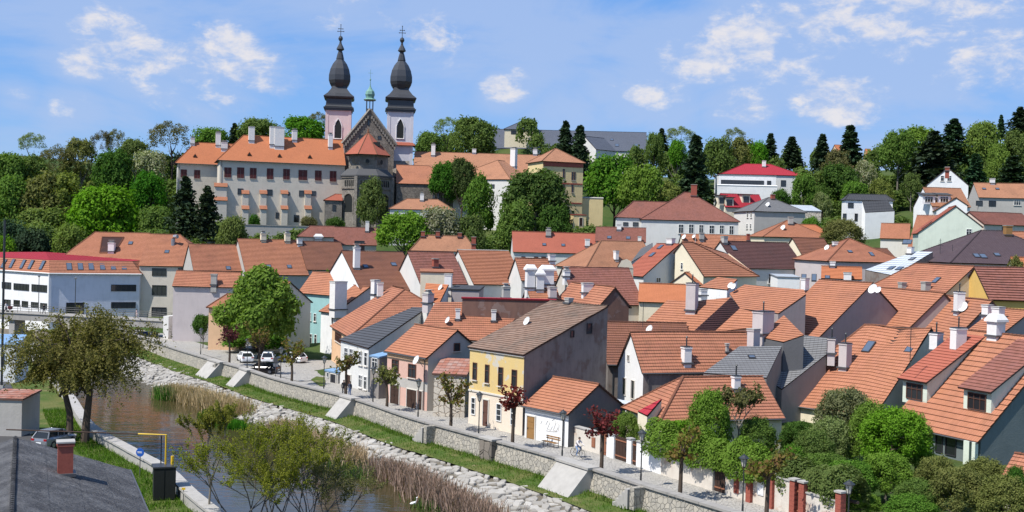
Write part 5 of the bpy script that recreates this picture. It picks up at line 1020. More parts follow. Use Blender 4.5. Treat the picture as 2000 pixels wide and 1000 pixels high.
T_=[ # label, kind, mat, cx,cy,rx,ry,d
('thin pale tree rising highest over the far left skyline','wispy','leaf_pale',64,282,30,26,370,GW),('brownish half-bare tree left of the skyline gap','wispy','leaf_olive',110,322,46,40,345,GW),('dark rounded tree at the far left edge of the wood','round','leaf_mid',14,335,44,44,335,GW),('green treetop under the thin pale skyline tree','oval','leaf_mid',62,335,44,32,340,GW),
('olive tree standing just left of two bare treetops','loose','leaf_olive',158,312,40,46,350,GW),('left one of the two bare treetops on the wooded skyline','wispy','leaf_bud',198,284,24,30,365,GW),('right one of the two bare treetops on the wooded skyline','wispy','leaf_bud',226,280,22,32,368,GW),('large dark green tree in the middle of the left wood','dense','leaf_dark',222,340,46,58,325,GW),
('white-blossoming chestnut tree next to the chateau end','round','leaf_blossom',294,316,36,28,330,GW),('tall half-bare tree directly left of the chateau roof','wispy','leaf_olive',332,272,46,40,365,GW),('green crown between bare treetops and chestnut','round','leaf_mid',264,294,34,26,360,GW),('dark green tree crown behind the left chateau roof','round','leaf_mid',412,270,40,26,375,GB),
('wide bright green tree in the lower left wood','dense','leaf_bright',205,412,76,56,290,GW),('very dark tree touching the chateau west end','round','leaf_dark',292,372,38,42,318,GW),('fresh green tree right of the wide bright tree','round','leaf_mid',306,430,38,34,290,GW),('olive grey tree in the centre of the left wood','loose','leaf_olive',142,384,50,52,315,GW),('olive green tree left of centre in the wood','oval','leaf_olive',84,388,52,50,312,GW),('grey-green tree at the left edge above the dark shrubs','oval','leaf_mid',22,392,48,50,310,GW),
('light green tree above the dark yews at left','round','leaf_bright',86,436,54,36,285,GW),('near-black yew at the left edge','bush','needle',18,458,40,34,272,GW),('near-black yew behind the school roof','bush','needle',66,474,40,30,268,GW),('bright shrub at the far left edge above the school','bush','leaf_bright',8,484,26,24,262,GW),('bright yellow-green tree above the orange office roof','round','leaf_bright',140,466,36,34,262,GW),('medium green tree above the office roof ridge','round','leaf_mid',300,468,44,26,266,GW),
('round bright green tree in front of the chateau wall','dense','leaf_bright',455,450,33,33,262,GP),
('broad green treetop behind the chateau roof centre','round','leaf_mid',508,252,46,24,385,GB),('broad green treetop behind the chateau roof right','dense','leaf_mid',592,250,50,26,385,GB),('bare treetop left of the north tower','wispy','leaf_bud',622,238,24,22,400,GB),('green tree directly right of the right tower','round','leaf_mid',842,280,32,26,385,GB),('large rounded green tree against the sky right of the towers','dense','leaf_mid',925,262,50,38,380,GB),('thin half-bare tree between the tower and large tree','wispy','leaf_pale',875,250,30,24,395,GB),
('dark green tree pair in front of the long orange wing','dense','leaf_dark',868,345,32,36,322,GP),('dark green tree left of the hipped white wing','dense','leaf_dark',903,340,30,36,320,GP),('slender dark tree below the hipped white wing','oval','leaf_mid',935,392,34,52,300,GP),('huge dark chestnut tree in front of the yellow villa','dense','leaf_dark',1048,388,72,66,292,GP),('grey-green tree at the foot of the huge chestnut','oval','leaf_mid',1010,430,42,38,282,GP),('dark lower crown right of the huge chestnut','round','leaf_dark',1085,428,36,32,284,GP),
('bright green tree left of the white-blossoming chestnut','dense','leaf_bright',790,442,58,36,258,GP),('white-blossoming chestnut below the basilica','round','leaf_blossom',858,432,44,36,262,GP),('mid green bush tree right of the blossoming chestnut','round','leaf_mid',922,442,32,28,262,GP),('fresh green tree in front of the apse','oval','leaf_mid',726,392,32,44,306,GP),
('bright green bush tree behind the white stepped gable','loose','leaf_bright',640,545,14,18,200,None),
('large light green tree right of the spruces','round','leaf_mid',1198,346,54,52,310,GH),('yellow-green maple left of the pale blue building','dense','leaf_bright',1255,362,50,48,300,GH),('olive half-bare tree behind the brown hipped roof','loose','leaf_olive',1305,382,40,28,298,GH),('pale willow-like tree on the skyline right of storehouse','wispy','leaf_pale',1328,268,34,24,400,GH),('small round green tree near the storehouse corner','round','leaf_mid',1325,292,20,22,380,GH),('green tree just right of the storehouse end','round','leaf_mid',1278,280,20,26,385,GH),
('green tree left of the crimson villa roof','round','leaf_mid',1405,300,34,36,375,GH),('olive tree behind the modern villa','loose','leaf_olive',1448,300,34,34,380,GH),('fresh tree behind the crimson roof','oval','leaf_mid',1480,305,24,30,378,GH),('pale bare tree over the crimson roof','wispy','leaf_pale',1435,268,24,22,400,GH),
('olive tree right of the crimson roof','loose','leaf_olive',1635,320,34,30,350,GH),('dark rounded tree right of the modern villa','dense','leaf_dark',1640,352,46,36,325,GH),('white-blossoming shrub right of the crimson roof','loose','leaf_blossom',1690,335,26,26,345,GH),('dark bush below the modern villa','bush','leaf_dark',1525,380,22,14,310,GH),('bright bush below the crimson roof end','bush','leaf_mid',1570,362,26,26,320,GH),('pale flowering bush above the stone wall','loose','leaf_pale',1605,390,22,18,295,GH),
('broad green tree on the right skyline left of the pines','dense','leaf_mid',1755,290,38,44,350,GH),('bright green treetop on the right skyline','dense','leaf_bright',1800,275,44,32,360,GH),('big bright green tree right of the pines','dense','leaf_bright',1918,272,40,40,345,GH),('tall bright tree above the grey terraced house','oval','leaf_bright',1950,318,28,40,325,GH),('green tree crown at the right edge of the skyline','dense','leaf_mid',1985,290,32,40,345,GH),('olive shrub on the slope above the black mansard','loose','leaf_olive',1720,385,30,40,300,GH),('mid green shrub left of the white attic house','loose','leaf_mid',1780,372,24,36,305,GH),('grassy shrub on the slope above the mansard roof','bush','leaf_mid',1670,372,30,20,315,GH),
('yellow-green tree among roofs beside the pyramid roof','fine','leaf_olive',1645,458,48,34,228,None),
('small bush between the grey hipped house and orange roof','bush','leaf_mid',1585,432,22,12,255,None),('tree right of the lilac pyramid house above the right roofs','loose','leaf_olive',1985,512,22,12,160,None)]
for (lb,kd,mt,cx,cy,rx,ry,d,gr) in T_: tree(lb,kd,mt,cx,cy,rx,ry,d,group=gr)
C_=[('black pine in front of the chateau corner',362,402,30,58,282,'pine'),('shorter black pine right of the tall chateau pine',404,412,26,50,278,'pine'),('small dark conifer behind the chateau roof hip',458,262,14,22,385,'spruce'),('tall spruce left one beside the storehouse',1104,285,24,48,372,'spruce'),('tall spruce right one beside the storehouse',1132,300,26,56,362,'spruce'),('dark conifer on the skyline right of the storehouse',1292,272,14,22,400,'spruce'),('massive dark spruce left of the modern villa',1358,330,34,66,338,'spruce'),('spruce on the skyline above the crimson roof',1505,292,18,32,392,'spruce'),('broader spruce right of the skyline spruce above the crimson roof',1546,296,22,30,390,'spruce'),('black spruce right above the crimson roof',1606,300,22,38,380,'spruce'),('jagged black conifer before the orange hilltop roof',1660,282,26,38,375,'spruce'),('tall leaning black pine on the right skyline',1862,275,32,44,348,'pine'),('dark pine left of the white attic house',1822,312,44,56,335,'pine'),('blue-green spruce right of the white attic house',1905,335,24,36,315,'spruce'),('dark spruce at the right edge above the orange roof',1978,338,34,34,318,'spruce'),('black pine top at the right edge of the sky',1992,238,22,30,360,'pine'),('thin dark conifer tip right of the bright tree',1955,248,10,24,365,'spruce')]
for (lb,cx,cy,rx,ry,d,k) in C_: tree(lb,k,'needle',cx,cy,rx,ry,d,'conifer_tree',GH if cx>1000 else GB)
# the wood behind, which reads as one mass
acc=[]
def mass(n,xr,yr,hr):
    for _ in range(n):
        x=RG.uniform(*xr); y=RG.uniform(*yr); r=RG.uniform(3.,5.2); h=RG.uniform(*hr); z=ground(x,y); Q=CR['bush'][RG.integers(3)]; Q=Q[RG.choice(len(Q),900,replace=False)]*1.0
        c=Q.mean(1,keepdims=True); Q=c+(Q-c)*1.7; acc.append(Q*np.array([r,r,h*.55])+np.array([x,y,z+h*.6]))
mass(150,(-190,-92),(275,395),(6,11)); mass(60,(-100,60),(385,440),(8,13)); mass(60,(50,190),(370,440),(8,13)); mass(55,(140,200),(300,390),(5,9)); mass(60,(60,140),(315,375),(5,9)); mass(22,(-90,-50),(275,312),(4,7)); mass(34,(-10,60),(262,305),(4,7)); mass(40,(-330,-190),(320,460),(8,12)); mass(40,(190,280),(290,420),(6,12)); mass(14,(60,110),(285,310),(3,6))
o=link('wood',mesh_quads('wood',np.concatenate(acc),'leaf_mid')); stuff(o); o['label']='green wood covering the hillside behind the chateau and houses'
# --- nearer trees
def big(label,name,Q,mat,p,tr=None,cat='tree'):
    o=tag(empty(name,p),label,cat); link('crown',mesh_quads('crown',Q,mat),o); return o
# large lime by the parked cars
Q=crown(85,24000,.042,.86,(.12,.27),top=.3); p=P(506,708,163); p.z=0; c=P(508,614,163); s=163/FPX
o=big('big bright green lime tree beside the parked white cars','lime_tree',Q*np.array([84*s,84*s,92*s])+np.array([0,0,c.z]),'leaf_bright',p); link('trunk',TR[1],o,(0,0,0),1,(9,9,c.z+3))
# weeping willow on the left bank
def willow():
    p=G(165,866,-1.1); s=p.y/FPX; o=tag(empty('willow_tree',p),'large olive weeping willow leaning over the river from the left bank','tree'); qs=[]; tb=MB(); rr=random.Random(4)
    tb.tube([(0,0,-.3),(.1,.1,2),(.3,.2,4.5),(-.2,.4,7)],[.42,.34,.28,.18],8); tb.tube([(-1.6,.8,-.3),(-1.7,.9,2.5),(-2.4,1,5),(-3.2,1.2,7.5)],[.36,.3,.24,.12],8)
    ends=[]
    for i in range(62):
        a=rr.uniform(0,6.28); L=rr.uniform(1.2,5.6); z0=rr.uniform(4.,7.5); zt=rr.uniform(7.,12.2)-L*.35; b=V((-1+rr.uniform(-1.5,1.),.5,z0)); e=V((-1.2+math.cos(a)*L*1.08,.5+math.sin(a)*L,zt)); tb.tube([b,b.lerp(e,.55)+V((0,0,.7)),e],[.12,.08,.03],5); ends.append((b,e))
    # bushy boughs, each a cascade of leaf tufts spilling outward and down
    for b,e in ends:
        for j in range(26):
            t=rr.uniform(.3,1.05); c=np.array(b.lerp(e,t))+np.array([rr.gauss(0,.5),rr.gauss(0,.5),.5+rr.gauss(0,.35)]); out=np.array([c[0]+1.2,c[1]-.5,0]); out/=np.linalg.norm(out)+1e-6; L=rr.uniform(.5,1.5)*(.6+.7*t); m=34; tt=RG.random(m)
            pts=c+out*(1.1*L*np.sqrt(tt))[:,None]+np.array([0,0,-1.])*(L*tt**1.6*1.2)[:,None]+RG.normal(0,.13,(m,3)); qs.append(leaf_quads(pts,out*.5+unit(m)*.8+np.array([0,0,.5]),RG.uniform(.07,.16,m),.5))
    link('crown',mesh_quads('crown',np.concatenate(qs),'leaf_willow'),o); tb.build('trunk','bark',o)
willow()
# bare spring trees and shrubs by recursion
def bare(label,p,H,spread,seed,leafmt,nleaf,name='sapling_tree',lv=5,ls=.09,trunkr=.09,multi=1,cat='tree'):
    rr=random.Random(seed); tb=MB(); tips=[]
    def grow(b,d,L,r,l):
        e=b+d*L; tb.tube([b,b.lerp(e,.5)+V((rr.gauss(0,.03),rr.gauss(0,.03),0))*L,e],[r,r*.85,r*.65],4 if l<3 else 6,cap=False)
        tips.append((b,e,l))
        if l==0: return
        for _ in range(rr.choice([2,3,3])):
            nd=(d+V((rr.gauss(0,spread),rr.gauss(0,spread),rr.gauss(.12,spread*.6)))).normalized(); grow(b.lerp(e,rr.uniform(.55,1)),nd,L*rr.uniform(.62,.85),r*.6,l-1)
    for k in range(multi):
        d=V((rr.gauss(0,.12 if multi==1 else .3),rr.gauss(0,.12 if multi==1 else .3),1)).normalized(); grow(V((rr.gauss(0,.15)*(multi-1),rr.gauss(0,.15)*(multi-1),-.2)),d,H*.30,trunkr,lv)
    o=tag(empty(name,p),label,cat); tb.build('trunk','bark_grey',o)
    tp=[t for t in tips if t[2]<=2]; k=RG.choice(len(tp),nleaf); A=np.array([t[0] for t in tp])[k]; B=np.array([t[1] for t in tp])[k]; f=RG.random((nleaf,1)); pts=A+(B-A)*f+RG.normal(0,.06,(nleaf,3)); link('crown',mesh_quads('crown',leaf_quads(pts,unit(nleaf)+np.array([0,0,.4]),ls*RG.uniform(.6,1.3,nleaf)),leafmt),o); return o
bare('slender young tree with sparse olive leaves at the river edge',G(407,1012,-1.1),9.6,.34,3,'leaf_willow',9000,ls=.06,lv=6)
bare('wide olive spring shrub tree in the river foreground',G(570,1035,-2.0),9.6,.36,8,'leaf_willow',26000,multi=7,ls=.055,trunkr=.06,lv=5)
bare('second olive spring shrub left of the wide one',G(500,1035,-1.8),9.6,.36,9,'leaf_willow',17000,multi=5,ls=.055,trunkr=.06,lv=5)
bare('low leafy shrub at the bottom edge of the river',G(655,1030,-2.4),6.2,.42,10,'leaf_olive',9000,multi=6,ls=.055,trunkr=.04)
bare('olive apple tree standing over the ivy hedge',P(1440,870,92),6.3,.45,12,'leaf_olive',4200,multi=2,ls=.11,trunkr=.09)
def bush(label,cx,cy,rx,ry,d,mat,kind='fine',name='bush',cat='bush'): return tree(label,kind,mat,cx,cy,rx,ry,d,name,None,0,cat)
bush('bright green bush beside the small white house',1222,838,32,36,98,'leaf_bright'); bush('green vine-covered bush above the ivy hedge',1385,800,50,46,90,'leaf_bright'); bush('feathery pale green larch tree before the sagging roof',1650,810,62,58,93,'leaf_pale','fine','larch_tree','tree'); bush('large bright green garden tree in the right foreground',1745,872,74,82,86,'leaf_bright','fine','garden_tree','tree'); bush('dark bush left of the large bright garden tree',1590,880,48,46,86,'leaf_mid'); bush('lower green bush below the large bright garden tree',1660,935,58,40,80,'leaf_mid'); bush('bright rounded shrub over the garden wall at bottom',1680,985,46,26,76,'leaf_bright'); bush('grey-olive shrub at the bottom right corner',1965,978,62,54,72,'leaf_olive'); bush('olive shrub left of the bottom right corner shrub',1870,965,62,58,75,'leaf_olive'); bush('mid green shrub between olive shrubs and garden tree',1790,975,48,44,76,'leaf_mid'); bush('small conifer shrub at bottom right edge',1985,940,26,34,78,'leaf_dark'); bush('leafy bush behind the hedge by the cream house',1560,845,40,26,95,'leaf_dark')
bush('small hedge left on the chateau terrace',497,428,14,11,312,'leaf_dark','bush'); bush('brown-green hedge right on the chateau terrace',603,431,20,9,312,'leaf_olive','bush'); bush('dark hedge below the side chapel',655,430,22,9,312,'leaf_dark','bush')
bush('shrubs in the shade behind the parked cars',500,668,70,20,172,'leaf_mid','bush'); bush('green waterside bush at the far bend of the river',256,712,16,14,178,'leaf_bright','bush')
for i,(cx,cy,rx,ry,d,mt) in enumerate([(1610,925,60,44,84,'leaf_mid'),(1700,820,46,44,89,'leaf_bright'),(1785,850,44,50,87,'leaf_bright'),(1730,930,60,50,81,'leaf_bright'),(1620,850,50,40,90,'leaf_pale'),(1560,900,44,36,86,'leaf_mid'),(1830,930,46,44,79,'leaf_olive'),(1920,925,50,36,80,'leaf_olive'),(1780,1000,60,36,73,'leaf_mid'),(1330,852,44,36,93,'leaf_bright'),(1255,850,22,30,97,'leaf_bright'),(1480,840,44,30,92,'leaf_mid')]): bush(['dense green bush at the left foot of the garden tree','upper left crown of the bright garden thicket','upper right crown of the bright garden thicket','broad bright bush at the foot of the garden tree','feathery pale bush left of the garden thicket','green bush beside the shaded hedge end','olive bush under the green house terrace','grey olive bush below the terrace posts','low green thicket at the bottom edge','bright vine bush at the left end of the ivy hedge','narrow bright bush by the red lean-to','green bush behind the ivy hedge before the cream wall'][i],cx,cy,rx,ry,d,mt)
# ivy hedge on the garden wall
def hedge(label,a,b,w,h,z,n,mat,leaf=.11):
    a,b=V(a),V(b); L=(b-a).length; d=(b-a)/L; nn=V((-d.y,d.x,0)); s=RG.random(n)*L; ang=RG.uniform(-.5,math.pi+.5,n); rr=RG.uniform(.75,1.08,n)*(1+.18*np.sin(s*1.3)+.12*np.sin(s*3.1+1))
    pts=np.stack([a.x+d.x*s,a.y+d.y*s,np.zeros(n)],1); off=np.cos(ang)*w*rr; up=np.sin(ang)*h*rr; pts+=np.stack([nn.x*off,nn.y*off,z+up],1); nr=np.stack([nn.x*np.cos(ang),nn.y*np.cos(ang),np.sin(ang)+.2],1)
    o=link('hedge',mesh_quads('hedge',leaf_quads(pts,nr+unit(n)*.8,leaf*RG.uniform(.6,1.3,n)),mat)); tag(o,label,'hedge'); q=MB(); q.tube([a+V((0,0,z-.4)),b+V((0,0,z-.4))],[.12,.12],6); q.build('stem','bark',o); return o
W0=G(1300,930,0); W1=G(1530,1000,0)
wd=(W1-W0).normalized(); wn=V((wd.y,-wd.x,0)); wn=wn if wn.x<0 else -wn
hedge('long dense ivy hedge hanging over the garden wall',W0-wn*.3+wd*-2.2,W0-wn*.3+wd*11.5,1.0,1.6,2.3,26000,'leaf_bright',.10); hedge('shaded hedge behind the brick-piered wall',W0-wn*1.4+wd*10.5,W0-wn*1.4+wd*18,1.3,1.4,2.0,14000,'leaf_mid',.1)
# pollarded street trees, lamps
def pollard(label,px,py,h,r,mat,seed,green=0):
    p,n=s_at(px,py,.6); p=p-n*1.0; p=V((p.x,p.y,0)); rr=random.Random(seed); o=tag(empty('pollarded_tree',p),label,'tree','pollarded street trees along the river wall'); tb=MB(); th=h-r*1.0; tb.tube([(0,0,0),(.03,.02,th*.5),(rr.gauss(0,.06),0,th)],[.17,.14,.13],8); tips=[]
    for i in range(11):
        a=i*.571*2+rr.uniform(-.3,.3); e=V((math.cos(a)*r*rr.uniform(.5,1),math.sin(a)*r*rr.uniform(.5,1),th+rr.uniform(-.15,1.7)*r)); tb.tube([(0,0,th-.15),(e.x*.5,e.y*.5,th+(e.z-th)*.35),e],[.08,.06,.035],5); tips.append((e,V((0,0,th))))
    tb.build('trunk','bark',o); n=520; k=RG.choice(len(tips),n); E_=np.array([tuple(t[0]) for t in tips])[k]; B_=np.array([tuple(t[1]) for t in tips])[k]; pts=B_+(E_-B_)*RG.uniform(.45,1.08,(n,1))+RG.normal(0,.2,(n,3)); link('crown',mesh_quads('crown',leaf_quads(pts,unit(n)+np.array([0,0,.6]),RG.uniform(.09,.2,n),.75),mat),o)
for i,a in enumerate([('copper-leaved pollard tree nearest the camera beside the hedge wall',1518,1012,4.7,1.5,'leaf_copper'),('pollard tree with bare grey branches in front of the ivy hedge',1330,960,4.6,1.4,'leaf_copper'),('wine-red pollard tree by the wooden garden gate',1168,908,4.4,1.1,'leaf_wine'),('dark red pollard tree in front of the yellow house corner',1024,864,4.9,1.3,'leaf_wine'),('spreading brown pollard tree before the rubble lean-to',880,828,4.3,1.6,'leaf_copper'),('olive pollard tree in front of the pink house',754,793,4.4,1.4,'leaf_olive'),('copper pollard tree before the grey-white house',660,768,4.6,1.3,'leaf_copper'),('brown pollard tree right of the parked cars',579,744,4.6,1.5,'leaf_copper'),('dark pollard tree in front of the parked white car',495,723,5.2,1.6,'leaf_copper'),('wine pollard tree by the lilac house corner',440,708,4.8,1.4,'leaf_wine')]): pollard(*a,seed=20+i)
tree('small dark leafy tree before the lilac wall','round','leaf_dark',397,634,22,22,176,gz=0,name='street_tree')
LMP=None
def lamp(label,px,py):
    p,n=s_at(px,py,.6); p=p-n*.95; p=V((p.x,p.y,0)); o=tag(empty('street_lamp',p),label,'street lamp','lantern street lamps along the river wall'); global LMP
    if LMP is None:
        a=MB(); a.lathe([(.13,0),(.13,.12),(.075,.2),(.07,1.),(.05,1.05),(.04,3.35),(.05,3.4)],8); b=MB(); b.lathe([(.10,3.4),(.12,3.46),(.13,3.5)],6); 
        for k in range(6): th=k*1.0472; b.tube([(.13*math.cos(th),.13*math.sin(th),3.5),(.25*math.cos(th),.25*math.sin(th),4.02)],.016,4)
        b.lathe([(.34,4.02),(.35,4.05),(.2,4.16),(.16,4.2),(.06,4.26),(.04,4.32)],12)
        c=MB(); c.lathe([(.115,3.5),(.235,4.02)],6); LMP=(a.data('pole','iron'),b.data('lantern_frame','iron'),c.data('lamp_glass','lampglass'))
    link('pole',LMP[0],o); f=link('lantern_frame',LMP[1],o); link('lamp_glass',LMP[2],f)
for a in [('street lamp nearest the camera in front of the ivy hedge',1428,993),('street lamp at the start of the ivy hedge',1256,934),('street lamp in front of the graffiti wall',1101,888),('street lamp in front of the yellow house door',934,843),('street lamp between the pink house and the lean-to',827,813),('street lamp before the grey-white house windows',712,782),('street lamp left of the low grey shed',622,757),('street lamp between white cars and road sign',540,736),('street lamp in front of the lime tree',460,716),('street lamp near the lilac house',395,692),('street lamp half cut off at the bottom beside the brick pier',1632,1065)]: lamp(*a)
# reeds and grass
def blades(P0,H,lean,w):
    n=len(P0); a=RG.uniform(0,6.283,n); dx=np.cos(a)*w; dy=np.sin(a)*w; b=RG.uniform(0,6.283,n); tx=np.cos(b)*lean*H; ty=np.sin(b)*lean*H
    v=np.zeros((n,4,3)); v[:,0]=P0+np.stack([-dx,-dy,0*H],1); v[:,1]=P0+np.stack([dx,dy,0*H],1); v[:,2]=P0+np.stack([tx+dx*.35,ty+dy*.35,H],1); v[:,3]=P0+np.stack([tx-dx*.35,ty-dy*.35,H],1); return v
def reedbed(label,pts,wd,n,hm,dry=True):
    L=np.array([tuple(G(x,y,WZ))[:2] for x,y in pts]); seg=RG.integers(0,len(L)-1,n); f=RG.random((n,1)); c=L[seg]+(L[seg+1]-L[seg])*f+RG.normal(0,wd,(n,2)); P0=np.concatenate([c,np.full((n,1),WZ-.1)],1); o=link('reed_bed',mesh_quads('reed_bed',blades(P0,RG.uniform(.5,1.,n)*hm,RG.uniform(.05,.6,n),RG.uniform(.02,.06,n)),'reed_dry' if dry else 'reed_green')); stuff(o); o['label']=label
reedbed('dry brown reed bed at the far bend of the river',[(330,775),(380,785),(430,800),(470,812)],.9,5200,2.0); reedbed('green sedge at the left tip of the far reeds',[(318,775),(335,782)],.6,1200,1.7,False); reedbed('dry brown reed bed in the middle of the river bank',[(540,845),(600,875),(650,895),(690,915)],.8,6000,1.9); reedbed('dry brown reed bed nearest the camera',[(740,925),(800,945),(850,975),(900,1000),(960,1030)],.8,6500,1.7)
reedbed('green sedge fringe under the middle reeds',[(560,870),(640,905),(700,935)],.7,3000,.9,False); reedbed('bright green water plants between the near reeds',[(850,990),(880,985),(920,1005)],.9,3500,.7,False); reedbed('green fringe under the far reeds',[(400,815),(450,835),(470,838)],.5,1800,1.0,False)
def turf(label,line,nrm,t0,t1,y0,y1,n,h,zf):
    ks=[k for k in range(len(line)) if y0<line[k].y<y1]; i=RG.choice(ks,n); t=RG.uniform(t0,t1,n); A=np.array([(line[k].x,line[k].y) for k in range(len(line))]); N=np.array([(nrm[k].x,nrm[k].y) for k in range(len(line))]); D=np.stack([-N[i][:,1],N[i][:,0]],1)*RG.uniform(-1.,1.,(n,1)); c=A[i]+N[i]*t[:,None]+D; z=np.array([zf(x) for x in t]); o=link('grass',mesh_quads('grass',blades(np.concatenate([c,z[:,None]],1),RG.uniform(.5,1,n)*h,.5,RG.uniform(.015,.035,n)),'blade')); stuff(o); o['label']=label
turf('green grass tufts on the strip below the river wall',CL,CN,.4,2.9,70,190,10000,.22,lambda t:-1.12-.13*t); turf('tall green grass along the foot of the stone wall',CL,CN,.3,1.2,70,150,4500,.4,lambda t:-1.12-.13*t); turf('bright grass beside the left flood wall',LL,LN,-3.2,-.6,60,120,9000,.4,lambda t:-1.12)
# ---------------- garden walls and gates along the street
def on_line(px): # foot of the garden wall at a pixel column, street level
    K=[(1106,868),(1180,890),(1300,930),(1395,960),(1530,1000),(1700,1052)]
    for (x0,y0),(x1,y1) in zip(K,K[1:]):
        if x0<=px<=x1 or x1==1700: return G(px,y0+(y1-y0)*(px-x0)/(x1-x0),0)
def wall_piece(label,x0,x1,h,mat,t=.35,name='garden_wall',capmat='concrete',h1=None):
    a,b=on_line(x0),on_line(x1); d=(b-a).normalized(); n=V((d.y,-d.x,0)); n=-n if n.x>0 else n; h1=h1 or h; q=MB()
    vs=[p+n*(k)+UP*z for k in(0,-t) for p,z in((a,-.3),(b,-.3),(b,h1),(a,h))]; q.mesh(vs,[(0,1,2,3),(5,4,7,6),(3,2,6,7),(1,5,6,2),(4,0,3,7)]); o=q.build(name,mat,None,tuple(a)); tag(o,label,'wall')
    if capmat: c=MB(); vs=[p+n*k+UP*(z+dz) for dz in(0.003,.1) for k in(.08,-t-.08) for p,z in((a,h),(b,h1))]; c.mesh(vs,[(0,1,5,4),(2,6,7,3),(4,5,7,6),(0,4,6,2),(1,3,7,5)]); c.build('coping',capmat,o,tuple(a))
    return o
wall_piece('white rendered garden wall next to the small white house',1109,1171,1.75,'w_stained'); wall_piece('white garden wall pier left of the dark wooden gate',1184,1198,1.9,'w_white'); wall_piece('white gate pier right of the dark wooden gate',1223,1232,2.0,'w_white'); wall_piece('white garden wall before the ivy hedge begins',1242,1290,2.0,'w_white',h1=2.1); wall_piece('peeling garden wall under the ivy hedge',1290,1391,2.1,'w_stained'); wall_piece('stained garden wall between the dark door and first brick pier',1416,1461,2.1,'w_stained'); wall_piece('stained garden wall between two brick piers under the hedge',1470,1503,2.1,'w_stained'); wall_piece('pale garden wall left of the brick-framed door',1511,1548,2.2,'w_stained'); wall_piece('low pale garden wall at the bottom edge',1572,1640,1.7,'w_stained')
def gate(label,x0,x1,h,mat,n=6,z0=.05,name='wooden_gate',cat='gate'):
    a,b=on_line(x0),on_line(x1); d=(b-a); L=d.length; d.normalize(); nn=V((d.y,-d.x,0)); nn=-nn if nn.x>0 else nn; rz=math.atan2(d.y,d.x); o=tag(empty(name,a),label,cat); w=L/n; q=MB(); q.box((0,0,0),w-.03,.05,h); me=q.data('plank',mat)
    for i in range(n): link('plank',me,o,d*(w*(i+.5))-nn*.12+UP*(z0+h/2),rz)
    q=MB()
    for z in(.3,h-.3): q.box(tuple(d*(L/2)-nn*.07+UP*(z0+z)),L-.05,.04,.1,rz)
    q.build('cross_rail','wood_red',o); q=MB(); q.box(tuple(d*(L*.9)-nn*.05+UP*1.1),.06,.06,.2,rz); q.build('handle','iron',o)
gate('dark wooden double gate with rust-coloured hinges in the garden wall',1199,1222,1.9,'wood_dark',8); gate('red-brown plank door beside the wine-red pollard',1172,1183,1.8,'wood_red',4); gate('narrow dark door in the white wall by the steps',1233,1241,1.9,'wood_dark',3); gate('dark brown door in the ivy-covered wall',1393,1414,2.0,'wood_dark',4); gate('dark door framed by brick piers near the bottom edge',1553,1565,1.9,'wood_dark',3)
for i,(x,lb) in enumerate([(1465,'first brick pier under the ivy hedge'),(1507,'second brick pier right of the white notice'),(1550,'left brick pier of the framed door'),(1568,'right brick pier of the framed door'),(1640,'brick pier with sandstone cap at the bottom')]):
    a=on_line(x); q=MB(); rz=math.atan2(wd.y,wd.x); 
    for k in range(14): q.box((a.x,a.y,.08+k*.165),.46+.02*(k%2),.46+.02*((k+1)%2),.16,rz)
    o=q.build('brick_pier','brickred',None,tuple(a)); tag(o,lb,'pier'); q=MB(); q.box((a.x,a.y,2.42),.62,.62,.12,rz); q.build('cap','concrete',o,tuple(a))
# panels set in walls
for (x,z,w_,h_,mt,lb) in [(1438,.9,.5,1.1,'brickred','red metal hatch in the stained garden wall'),(1485,1.2,.6,1.0,'signwhite','white notice sheet on the garden wall'),(1159,.85,.5,.8,'wood_red','brown meter box in the white garden wall')]:
    a=on_line(x); rz=math.atan2(wd.y,wd.x); nn=wn; p=a+nn*.03+UP*z; q=MB(); q.box(tuple(p),w_,.06,h_,rz); o=q.build('wall_hatch',mt,None,tuple(p)); tag(o,lb,'panel'); q=MB(); q.box(tuple(p+nn*.04),w_*.8,.03,h_*.85,rz); q.build('inset_panel',mt,o,tuple(p))
# bench by the graffiti wall
p=G(1075,873,0); bz=math.atan2(-.77,.637); bo=tag(empty('park_bench',p),'wooden bench with backrest in front of the graffiti wall','bench'); u=V((.637,-.77,0)); nn=V((-.77,-.637,0))
for k in range(3): q=MB(); q.box(tuple(u*0+nn*(k*.16-.1)+UP*.45),1.8,.12,.05,bz); q.build('seat_slat','wood_ochre',bo)
for k in range(2): q=MB(); q.box(tuple(nn*-.32+UP*(.68+k*.18)),1.8,.04,.12,bz); q.build('back_slat','wood_ochre',bo)
for s in(-.7,.7):
    q=MB(); q.tube([tuple(u*s+nn*.22),tuple(u*s+nn*.22+UP*.43)],.03,5); q.tube([tuple(u*s-nn*.28),tuple(u*s-nn*.3+UP*.95)],.03,5); q.tube([tuple(u*s+nn*.22+UP*.42),tuple(u*s-nn*.28+UP*.42)],.03,5); q.build('leg','iron',bo)
